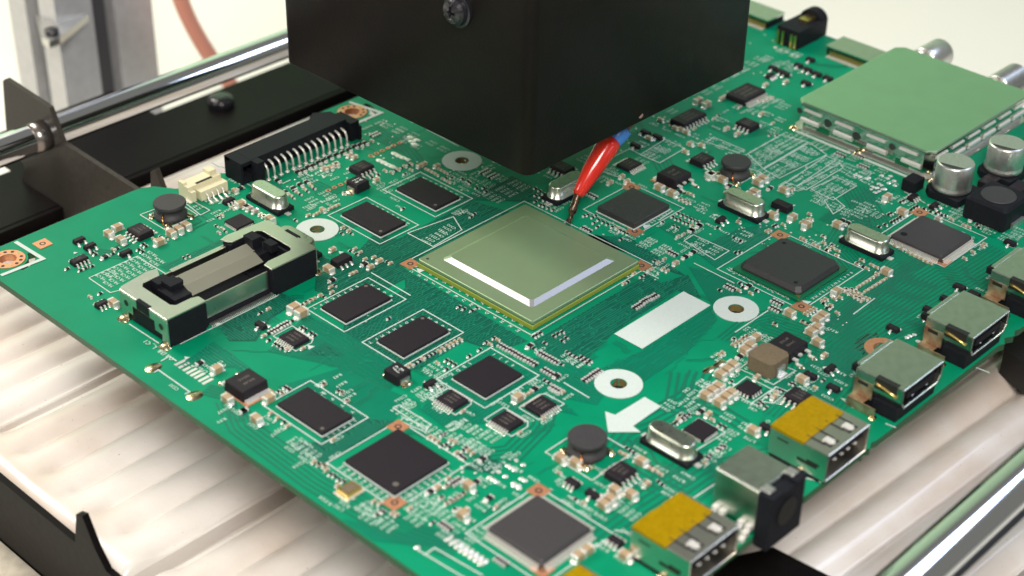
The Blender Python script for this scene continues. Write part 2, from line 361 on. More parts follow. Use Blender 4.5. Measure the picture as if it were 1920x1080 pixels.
# red hose
hp = []
for i in range(17):
    t = i/16; px = 330+ (t**1.5)*115; py = -40+t*215
    p = CAM + ray(px, py)*(560 + 40*t); hp.append(p)
MB().tube(hp, 2.7, 'hose', 14).build('red_hose', cat='hose', label='curved red hose hanging behind the far chrome rod')

# ------------------------------------------------------------------ black heater head over the board
def head():
    root = bpy.data.objects.new('heater_head', None); COL.objects.link(root); root.location = Vector((36, 39, 24.1))*S
    root['label'] = 'large black square metal housing hanging over the circuit board'; root['category'] = 'heater head'
    x0, x1, y0, y1 = -38.8, 39.8, -40.8, 41.0; r_ = 2.6; P = []
    for cx, cy, a0 in ((x1-r_, y0+r_, -90), (x1-r_, y1-r_, 0), (x0+r_, y1-r_, 90), (x0+r_, y0+r_, 180)):
        for k in range(7): a = R(a0+k*15); P.append((cx+r_*math.cos(a), cy+r_*math.sin(a)))
    n = len(P); q = 0.985; mb = MB()
    zs = [0, 0.25, 88]; sc = [0.994, 1.0, 1.0]
    vs = [(x*s_, y*s_, z) for s_, z in zip(sc, zs) for x, y in P]
    fs = [(k*n+i, k*n+(i+1)%n, (k+1)*n+(i+1)%n, (k+1)*n+i) for k in range(2) for i in range(n)]
    mb.add(vs, fs, 'box_paint', True)
    vs = [(x*0.994, y*0.994, 0) for x, y in P] + [(x*0.965, y*0.965, 0.0) for x, y in P] + [(x*0.965, y*0.965, 88) for x, y in P]
    mb.add(vs, [(k*n+(i+1)%n, k*n+i, (k+1)*n+i, (k+1)*n+(i+1)%n) for k in range(2) for i in range(n)], 'box_paint')
    mb.add([(x, y, 88) for x, y in P], [tuple(range(n))], 'box_paint')
    o = mb.build('housing', root)
    mb = MB(); mb.box(-36, 36, -36, 36, 3.0, 5.0, 'heater_glaze'); mb.build('heating_tile', root)
    # domed cross-head screw on the left-facing wall
    mb = MB(); ys, zs_ = -19.9, 33.0; n = 28; vs = []; fs = []
    prof = [(3.9, 0), (3.9, 0.9), (3.3, 1.0), (3.3, 1.2), (3.1, 2.0), (2.5, 2.6), (1.5, 3.0), (1.3, 3.0), (0.6, 1.9), (0.0, 1.6)]
    for r_, d in prof:
        for i in range(n):
            a = 2*math.pi*i/n
            rr = r_ if r_ > 1.6 or r_ == 0 else r_*(1.15 if (i % 7) in (0, 1, 6) else 0.45)
            vs.append((x0-d, ys+rr*math.cos(a), zs_+rr*math.sin(a)))
    for k in range(len(prof)-1):
        for i in range(n): j = (i+1)%n; fs.append((k*n+i, (k+1)*n+i, (k+1)*n+j, k*n+j))
    mb.add(vs, fs, 'screw_black', False); mb.build('housing_screw', root)
head()
# thermocouple probe
def probe():
    tip = Vector((16.8, 3.4, 2.9)); a = Vector((18.2, 4.4, 5.2)); b_ = Vector((20.3, 5.6, 8.0))
    pa = CAM + ray(1064, 418)*0; 
    def at(px, py, z): x, y = B(px, py, z); return Vector((x, y, z))
    t0, t1, t2 = at(1065, 417, 2.7), at(1071, 402, 4.3), at(1077, 384, 6.3)
    e0, e1, e2, e3 = at(1083, 366, 8.0), at(1108, 322, 12.5), at(1138, 275, 17.2), at(1146, 262, 18.2)
    root = bpy.data.objects.new('temperature_probe', None); COL.objects.link(root)
    root['label'] = 'red sleeved temperature probe with burnt wire tip touching the central chip'; root['category'] = 'probe'
    MB().tube([e0, e0.lerp(e1, .15), e1, e2, e2.lerp(e3, .7)], [1.2, 1.55, 2.25, 2.8, 2.75], 'red_sleeve', 24).build('red_sleeve', root)
    f0, f1, f2 = at(1140, 272, 17.4), at(1162, 248, 19.5), at(1176, 240, 20.6)
    MB().tube([f0, f1, f2], [2.3, 2.45, 1.8], 'blue_sleeve', 20).build('blue_sleeve', root)
    MB().tube([f1, f2, at(1188, 228, 22.5), at(1200, 215, 26)], 0.8, 'wire_brown', 10).build('cable', root)
    MB().tube([t0, t0.lerp(t1, .5)+Vector((.2,-.1,.1)), t1, t1.lerp(t2, .3), t1.lerp(t2, .6), t2, e0, e0.lerp(e1, .1)], [.8, .55, .6, 1.05, 1.0, .85, .9, .9], 'burnt_tip', 10).build('wire_tip', root)
probe()

# ------------------------------------------------------------------ THE CIRCUIT BOARD
BOARD = bpy.data.objects.new('circuit_board', None); COL.objects.link(BOARD)
BOARD['label'] = 'green circuit board full of soldered chips lying across the picture'; BOARD['category'] = 'circuit board'
RINGS = [(19.2, -44.5), (-20.0, -44.5), (-24.0, 44.7), (23.5, 44.8)]
MOUNTS = [(-82.0, 83.5), (21.6, 83.8), (29.4, -75.6)]
def arc(cx, cy, r0, r1, a0, a1, n=10):
    P = [(cx+r1*math.cos(R(a0+(a1-a0)*i/n)), cy+r1*math.sin(R(a0+(a1-a0)*i/n))) for i in range(n+1)]
    Q = [(cx+r0*math.cos(R(a1+(a0-a1)*i/n)), cy+r0*math.sin(R(a1+(a0-a1)*i/n))) for i in range(n+1)]
    return P + Q
def circ(cx, cy, r_, n=28): return [(cx+r_*math.cos(2*math.pi*i/n), cy+r_*math.sin(2*math.pi*i/n)) for i in range(n)]
def board_panel():
    out = [(-88, -96.5), (-24, -96.5), (-23.5, -92.4), (-4.5, -92.4), (-3.8, -92.9), (-2.6, -91.9), (-1.2, -92.9), (0.5, -92.0), (1.8, -92.4),
           (48, -92.4), (49.5, -93.0), (51.5, -91.8), (53.5, -92.9), (55.5, -92.0), (57, -92.4), (152, -92.4), (152, 89.5), (13.6, 89.5), (13.0, 88.6), (13.0, 80.6), (12.0, 79.6), (-21, 79.6), (-22.5, 81), (-24, 82.4), (-33.5, 82.4),
           (-35.6, 83.0), (-37.4, 85.6), (-38.8, 87.8), (-41.5, 89.2), (-44, 89.5), (-88, 89.5)]
    out[0:3] = [(-88, -92.4)]
    cu = bpy.data.curves.new('board_outline', 'CURVE'); cu.dimensions = '2D'; cu.fill_mode = 'BOTH'; cu.extrude = 0.8*S
    loops = [out] + [circ(x, y, 1.65) for x, y in RINGS] + [circ(x, y, 2.0) for x, y in MOUNTS]
    loops += [arc(-82, 83.5, 4.5, 6.1, -92, -12), arc(21.6, 83.8, 4.5, 6.2, -62, 12), arc(29.4, -75.6, 4.1, 5.9, 45, 178)]
    for L in loops:
        sp = cu.splines.new('POLY'); sp.points.add(len(L)-1)
        for p, (x, y) in zip(sp.points, L): p.co = (x*S, y*S, 0, 1)
        sp.use_cyclic_u = True
    o = bpy.data.objects.new('tmp', cu); COL.objects.link(o)
    me = bpy.data.meshes.new_from_object(o.evaluated_get(bpy.context.evaluated_depsgraph_get())); bpy.data.objects.remove(o)
    me.name = 'board_panel'; me.materials.clear(); me.materials.append(MATS['laminate'])
    put('board_panel', me, BOARD, (0, 0, -0.8))
board_panel()
BOX_TOP = 0.0

# --- copper and trace relief
def inside(p, poly):
    c = False; n = len(poly); x, y = p
    for i in range(n):
        x0, y0 = poly[i]; x1, y1 = poly[i-1]
        if (y0 > y) != (y1 > y) and x < (x1-x0)*(y-y0)/(y1-y0)+x0: c = not c
    return c
def spans(poly, c, ax):
    xs = []; n = len(poly)
    for i in range(n):
        a, b_ = poly[i], poly[i-1]
        u0, v0, u1, v1 = (a[0], a[1], b_[0], b_[1]) if ax == 0 else (a[1], a[0], b_[1], b_[0])
        if (v0 > c) != (v1 > c): xs.append(u0+(u1-u0)*(c-v0)/(v1-v0))
    xs.sort(); return [(xs[i], xs[i+1]) for i in range(0, len(xs)-1, 2)]
SH = MB(); TR = MB(); TD = MB()
SHZ = [0.006]
def clip(poly):
    for ax, lim, sg in ((0, -87.6, 1), (0, 151.6, -1), (1, -92.0, 1), (1, 89.0, -1)):
        out = []
        for i in range(len(poly)):
            a, b_ = poly[i-1], poly[i]; ia, ib = sg*(a[ax]-lim) >= 0, sg*(b_[ax]-lim) >= 0
            if ia != ib: t = (lim-a[ax])/(b_[ax]-a[ax]); out.append((a[0]+(b_[0]-a[0])*t, a[1]+(b_[1]-a[1])*t))
            if ib: out.append(b_)
        poly = out
        if not poly: break
    return poly
jr = random.Random(77)
def tstrip(mbx, pts, wd, m):
    if all(-87.4 < p[0] < 151.5 and -91.8 < p[1] < 89 for p in pts): mbx.strip(pts, wd, .112+jr.random()*.012, m)
def field(pxs, ax, pitch=0.62, wd=0.24, mean=0.25, base='mask_dark', seed=1, px=True, zoff=0.0):
    rr = random.Random(seed); poly = clip([B(*p) for p in pxs] if px else pxs); SHZ[0] += .0035
    SH.add([(x, y, SHZ[0]) for x, y in poly], [tuple(range(len(poly)))], base)
    v = [p[1-ax] for p in poly]; c = min(v)+pitch
    while c < max(v)-pitch/2:
        for a, b_ in spans(poly, c, ax):
            t = a+rr.uniform(.2, .8); jag = 0
            while t < b_-0.6:
                ln = rr.uniform(3, 14); e = min(b_-.2, t+ln)
                if e-t < .8: break
                if rr.random() < mean and e-t > 3:
                    n = int((e-t)/(pitch*1.3)); pts = []; q = t
                    for i in range(n):
                        s_ = c + (pitch*0.42 if i % 2 else -pitch*0.05); pts += [(q, s_), (q+pitch*1.3*.55, s_)]; q += pitch*1.3
                elif rr.random() < .3:
                    k = rr.uniform(.3, .7)*(e-t)+t; pts = [(t, c), (k, c), (k+pitch, c+pitch), (min(e, k+pitch+3), c+pitch)]
                else: pts = [(t, c), (e, c)]
                if ax == 1: pts = [(y_, x_) for x_, y_ in pts]
                tstrip(TR, pts, wd, 'trace_light')
                if rr.random() < .3:
                    p = pts[-1]; TR.prism(circ(p[0], p[1], .36, 8), 0.1, 0.126+jr.random()*.006, 'trace_light')
                t = e+rr.choice((.3, .5, 1.2, 3))
        c += pitch
def bundle(pxs, n, pitch, wd, m='trace_dark', z=0.03, px=True, side=1):
    P = [Vector(B(*p)) for p in pxs] if px else [Vector(p) for p in pxs]
    for k in range(n):
        off = (k-(n-1)/2)*pitch; Q = []
        for i, p in enumerate(P):
            a = (p-P[i-1]).normalized() if i else (P[1]-p).normalized(); b_ = (P[i+1]-p).normalized() if i < len(P)-1 else a
            t = (a+b_).normalized(); nn = Vector((-t.y, t.x)); Q.append(p+nn*off/max(.35, nn.dot(Vector((-a.y, a.x)))))
        tstrip(TD if m == 'trace_dark' else TR, Q, wd, m)
def shade(pxs, m='mask_dark', px=True, z=0.008):
    poly = clip([B(*p) for p in pxs] if px else pxs); SHZ[0] += .0035
    SH.add([(x, y, SHZ[0]) for x, y in poly], [tuple(range(len(poly)))], m)
# routed areas round the memory chips and the big processor
field([(590,545),(596,470),(640,505),(700,440),(745,448),(885,376),(965,400),(757,503),(775,515),(690,560),(640,560)], 0, mean=.2, seed=3)
field([(645,610),(760,540),(757,503),(990,640),(960,650),(900,650),(870,640),(790,690),(755,700),(640,640)], 0, mean=.55, seed=4)
field([(500,660),(575,590),(650,625),(690,650),(760,700),(730,735),(690,720),(640,690)], 1, pitch=.5, wd=.2, mean=.1, seed=5, base='mask_mid')
field([(1000,640),(1105,578),(1215,515),(1240,530),(1290,515),(1315,560),(1270,545),(1150,625),(1085,690),(1030,690)], 0, pitch=.58, mean=.15, seed=6)
field([(1290,500),(1345,512),(1430,548),(1380,555),(1335,580),(1345,600),(1290,660),(1205,718),(1130,690),(1205,657),(1335,573)], 0, pitch=.56, wd=.2, mean=.0, seed=7, base='mask_mid')
field([(1080,440),(1180,445),(1290,520),(1225,500),(1190,480),(1120,440)], 0, pitch=.6, mean=.1, seed=8)
field([(400,596),(520,545),(560,565),(505,600),(480,640),(430,640)], 1, pitch=.6, mean=.15, seed=9)
field([(330,690),(400,640),(470,690),(480,715),(560,760),(500,740),(440,690)], 1, pitch=.8, wd=.3, mean=.0, seed=10, base='mask_mid')
field([(600,830),(640,770),(700,786),(745,790),(610,872),(560,850),(545,828)], 1, pitch=.6, mean=.0, seed=11)
field([(390,460),(430,440),(520,480),(400,515),(330,520),(300,500)], 0, pitch=.75, mean=.1, seed=12, base='mask_mid')
field([(800,400),(960,330),(1000,350),(1050,378),(985,378),(885,376)], 0, pitch=.6, mean=.1, seed=13)
field([(1020,660),(1090,690),(1170,690),(1120,760),(1050,745),(980,700)], 1, pitch=.62, mean=.2, seed=14, base='mask_mid')
field([(1300,470),(1345,505),(1463,432),(1500,450),(1440,420),(1380,430)], 0, pitch=.6, mean=.15, seed=15, base='mask_mid')
field([(860,690),(920,655),(1000,700),(1085,780),(1040,770),(960,790),(830,800),(790,770),(820,715)], 0, pitch=.8, mean=.1, seed=16, base='mask_mid', zoff=0.004)
shade([(571,667),(609,642),(649,668)], 'mask_dark', z=.02)
shade([(520,725),(640,690),(760,745),(740,790),(560,760)], 'mask_mid')
shade([(870,880),(905,850),(945,870),(930,890)], 'mask_dark', z=.02)
shade([(450,930),(760,1000),(790,985),(880,1005),(850,1030),(700,1015)], 'mask_mid')
shade([(1450,720),(1560,650),(1620,660),(1560,760),(1480,770)], 'mask_mid')
# long bus at the right
bundle([(1470,790),(1545,712),(1555,655),(1640,592),(1765,515),(1800,520),(1880,470)], 16, 1.05, .3)
bundle([(1430,610),(1550,650),(1650,585),(1720,520)], 10, 1.1, .3)
bundle([(1600,420),(1660,465),(1700,490),(1620,560),(1540,620)], 9, .9, .28)
bundle([(1545,700),(1590,690),(1620,660),(1700,620),(1730,610)], 6, 1.0, .3)
bundle([(1610,530),(1680,480),(1720,505)], 10, .9, .3)
bundle([(1550,400),(1600,420),(1570,470),(1600,500)], 9, .9, .3)
bundle([(1600,350),(1640,420),(1640,470)], 8, 1.0, .35)
bundle([(1660,350),(1615,385),(1625,430)], 6, 1.0, .35)
bundle([(1280,700),(1270,760),(1340,770),(1390,800)], 4, 1.6, .5)
bundle([(1140,850),(1170,810),(1220,790),(1300,745),(1320,700)], 5, 1.5, .5)
bundle([(1180,825),(1210,880),(1290,925),(1350,880),(1480,850)], 5, 1.4, .5)
bundle([(1110,1010),(1190,950),(1300,880),(1350,860)], 6, 1.5, .5)
bundle([(430,750),(455,800),(590,900),(740,990),(860,1030)], 6, 1.1, .35)
bundle([(385,730),(440,745),(450,790)], 5, .8, .3)
bundle([(700,400),(660,420),(590,440)], 5, .8, .25)
bundle([(1360,640),(1410,600),(1450,590)], 5, 1.0, .3)
bundle([(1030,740),(1010,800),(960,850),(880,860)], 5, 1.2, .4)
bundle([(220,466),(245,452),(262,420)], 2, 1.6, .3)
bundle([(370,404),(385,415),(355,430)], 2, 1.4, .3)
bundle([(160,470),(215,478),(240,480)], 4, .9, .25)
bundle([(1250,420),(1330,470),(1400,440)], 6, .9, .3)
bundle([(1180,250),(1230,280),(1250,320)], 5, 1.1, .35)
bundle([(1340,230),(1380,250),(1440,240)], 6, 1.1, .35)
bundle([(690,240),(760,280),(800,330)], 5, 1.1, .35)
bundle([(560,330),(620,360),(700,330)], 4, 1.0, .3)
# random hair-line routes over the pours
rr = random.Random(21)
for i in range(400):
    px, py = rr.uniform(80, 1900), rr.uniform(120, 1060); x, y = B(px, py)
    if not (-76 < x < 148 and -89 < y < 84) or (x < -50 and y > 52): continue
    d = rr.choice(((1,0),(0,1),(1,0),(0,1),(.7,.7),(.7,-.7))); l1, l2, l3 = rr.uniform(.8, 4), rr.uniform(.4, 1.5), rr.uniform(.8, 5)
    sg = rr.choice((-1, 1)); e = ((d[0]-d[1])*.7*sg, (d[0]+d[1])*.7*sg) if sg > 0 else ((d[0]+d[1])*.7, (d[1]-d[0])*.7)
    p1 = (x+d[0]*l1, y+d[1]*l1); p2 = (p1[0]+e[0]*l2, p1[1]+e[1]*l2); p3 = (p2[0]+d[0]*l3, p2[1]+d[1]*l3)
    for k in range(rr.choice((1, 1, 2, 3))):
        o_ = k*.55; q = [(a-d[1]*o_, b_+d[0]*o_) for a, b_ in ((x, y), p1, p2, p3)]
        tstrip(TR, q, .18, 'trace_dark' if rr.random() < .6 else 'trace_light')
SH.build('copper_area', BOARD, kind='stuff')
TR.build('trace', BOARD, kind='stuff'); TD.build('trace', BOARD, kind='stuff')

# --- silkscreen outlines
SK = MB()
def line(pxs, wd=.28, closed=False, z=.132):
    P = [B(*p) for p in pxs]
    if closed: P = P + [P[0]]
    SK.strip(P, wd, z+jr.random()*.008, 'silk')
def rect(x0, y0, x1, y1, wd=.28, z=.142): SK.strip([(x0,y0),(x1,y0),(x1,y1),(x0,y1),(x0,y0-wd/2)], wd, z, 'silk')
def fillp(P, z=.145): SK.add([(x,y,z) for x,y in P], [tuple(range(len(P)))], 'silk')
rect(-20, -20, 20, 20); line([(755,495),(764,500)]);
rect(-18.0, 29.7, -5.8, 47.8); rect(-47.4, 8.7, -29.5, 21.0); rect(-47.3, -9.2, -29.6, 3.2); rect(-76, -17, -63.9, .4); rect(-79, -41.2, -60.2, -22)
rect(-.4, 29.6, 12, 47.8); rect(-45.3, -31.1, -29.5, -17.2); rect(27.3, -9, 45, 7.5); rect(29.1, -55, 52.8, -31.5); rect(66.8, -67.4, 85.3, -49)
rect(-74.5, -74.2, -55.6, -55); rect(-44.8-2.2, -61.2, -35.1, -49.2)
rect(33.4-2.2, -52.6, 49.6, -34.4, .15)
SK.strip([(-59.1,18.1),(-53.8,18.2),(-53.8,11.4),(-55.0,10.5),(-59.3,10.5),(-59.1,18.1)], .25, .141, 'silk')
for q in ([(805,748),(841,728.5),(884,751),(883,759),(854,779)], [(908,787),(944.5,764.5),(990,791),(989,801),(959,819)], [(973,765.5),(1011,741),(1022,739),(1058,758),(1010,788)],
          [(262.6,403.5),(308.6,431),(371,404),(330,378)], [(166.7,522),(256.7,481.5),(322,521),(207,549.5)], [(348,382),(361,377),(393.5,395),(376,404)],
          [(764,438),(850,407),(866,432),(812,463)], [(1283,452),(1300,441),(1367,471),(1340,488)], [(1402,289),(1464,254),(1515,267),(1431,317)],
          [(1432,318),(1518,268),(1550,291),(1461,335)], [(1473,344),(1549,293),(1567,301),(1495,349)], [(1493,351),(1575,307),(1581,315),(1511,357)],
          [(1520,355),(1569,333),(1606,349),(1562,376)], [(1545,376),(1562,370),(1584,388),(1562,402)], [(1325,267),(1338,258),(1396,282),(1384,287)],
          [(1200,291),(1247,262),(1284,279),(1237,306)], [(1365,733),(1400,707),(1448,731),(1409,757)], [(1427,753),(1455,726),(1478,735),(1450,757)],
          [(1386,692),(1420,668),(1492,696),(1450,722)], [(1273,812),(1310,785),(1360,812),(1300,848)], [(1353,324),(1383,308),(1427,324),(1384,347)],
          [(1808,390),(1835,372),(1900,420),(1882,424)], [(737,765),(749,760),(808,797),(797,806)], [(1560,600),(1575,595),(1620,608),(1580,638)],
          [(1485,642),(1600,595),(1640,600),(1500,640)], [(750,790),(757,784),(803,803),(797,811)]):
    if q[0] in ((1560,600), (1485,642)): continue
    line(q, .26, True)
for q in ([(242,608),(298,644.5)], [(338,646),(520,555.5)], [(302,678),(318,669),(331,678)], [(289,699),(297,694.5),(355.5,735.5),(347,740)], [(568,828),(582,815),(574,836)],
          [(560,511),(520,555)], [(696,512),(770,555)], [(1301,494),(1377,532)], [(1378,624),(1440,583)], [(1057,718),(1105,747)], [(1113,466),(1235,523)], [(1235,414),(1262,396)],
          [(900,730),(985,762),(950,742)], [(530,300),(580,330)], [(421,322),(477,353)], [(1720,705),(1713,652),(1735,664)], [(1590,752),(1578,748),(1600,766)],
          [(780,1030),(880,1090)], [(795,1042),(815,1028),(905,1080)], [(1010,1050),(1080,1030)], [(1190,1002),(1152,995)], [(1640,560),(1600,590)], [(1300,935),(1345,905)],
          [(1465,885),(1540,905)], [(1430,960),(1440,955)], [(1830,690),(1855,700)], [(1660,795),(1680,803)], [(1695,360),(1735,382)], [(1860,420),(1920,380)],
          [(1100,310),(1190,345)], [(900,262),(1010,315)], [(800,243),(860,275)], [(530,345),(545,338)], [(1140,300),(1180,280),(1210,295)]):
    if len(q) == 3 and q[0] in ((560,511), (900,730), (568,828)): continue
    line(q, .3)
for q in ([(29,454),(81,486),(2,517)], [(655,192),(715,212),(668,232)]): line(q, 1.0)
fillp([(-7.1,-32.1),(-7.1,-39.9),(16.3,-39.7),(16.4,-32.0)])
fillp([(-29.0,-48.7),(-33.7,-53.6),(-29.1,-58.1),(-28.7,-55.8),(-19.8,-55.6),(-19.7,-51.2),(-28.5,-50.9)])
def tri(px, py, s_=1.6, a0=90):
    x, y = B(px, py); fillp([(x+s_*.62*math.cos(R(a0+k*120)), y+s_*.62*math.sin(R(a0+k*120))) for k in range(3)])
for p in ((409,609,1.6), (582,651.5,1.6), (788,508,2), (1211,425,2.2), (1512,568,2), (639,474,1.2), (1340,404,1.2), (1487,386,1.2), (141,475,1), (350,672,1.2), (1377,722,1.2), (450,345,1)): tri(*p)
# ball grid labels: small rectangles of letters round the area-array chips get real letters below
SK.build('silkscreen_outline', BOARD, kind='stuff')

# --- lettering
GL = {}
def glyph(ch):
    if ch not in GL:
        cu = bpy.data.curves.new('g', 'FONT'); cu.body = ch; cu.size = 1.0; cu.resolution_u = 1; cu.offset = 0.018
        o = bpy.data.objects.new('g', cu); COL.objects.link(o); dg = bpy.context.evaluated_depsgraph_get()
        me = bpy.data.meshes.new_from_object(o.evaluated_get(dg)); vs = [(v.co.x, v.co.y) for v in me.vertices]; fs = [tuple(p.vertices) for p in me.polygons]
        bpy.data.objects.remove(o); bpy.data.meshes.remove(me)
        mx = max([v[0] for v in vs] or [.3]); GL[ch] = (vs, fs, mx+.09)
    return GL[ch]
TX = MB()
def text(s, x, y, h=1.1, d='X', z=.15, m='silk_text', mbx=None, up=False):
    """centred on x, y. d='X' reads towards -X, d='Y' reads towards +Y (as printed on this board); up flips"""
    mbx = mbx or TX; k = h/.70; tot = sum(glyph(c)[2] for c in s)*k; t = -tot/2
    ax, up_ = ((-1,0),(0,-1)) if d == 'X' else ((0,1),(-1,0))
    if up: ax, up_ = (-ax[0],-ax[1]), (-up_[0],-up_[1])
    for c in s:
        vs, fs, adv = glyph(c); zj = z+(jr.random()*.02 if mbx is TX else 0)
        mbx.add([(x+ax[0]*(t+a*k)+up_[0]*(b_*k-h/2), y+ax[1]*(t+a*k)+up_[1]*(b_*k-h/2), zj) for a, b_ in vs], fs, m)
        t += adv*k
tn = random.Random(5)
def ref(p=None): return (p or tn.choice('RRCCCL')) + str(tn.randint(12, 1499))
def textpx(px, py, s, h=1.1, d='X'): x, y = B(px, py); text(s, x, y, h, d)
def block(px, py, rows, cols, d='X', h=.82, gap=1.75, wd=4.3):
    x, y = B(px, py)
    for i in range(rows):
        for j in range(cols):
            a = (j-(cols-1)/2)*wd; b_ = (i-(rows-1)/2)*h*gap
            text(ref(), x+(a if d == 'X' else b_), y+(b_ if d == 'X' else a), h, d)
textpx(298, 658, 'OR13B_L_C1', 1.1, 'Y')
for a in [(326,727,1,1,'Y'), (385,692,2,1,'Y'), (412,686,2,1,'X'), (210,515,2,1,'X')]: block(*a)
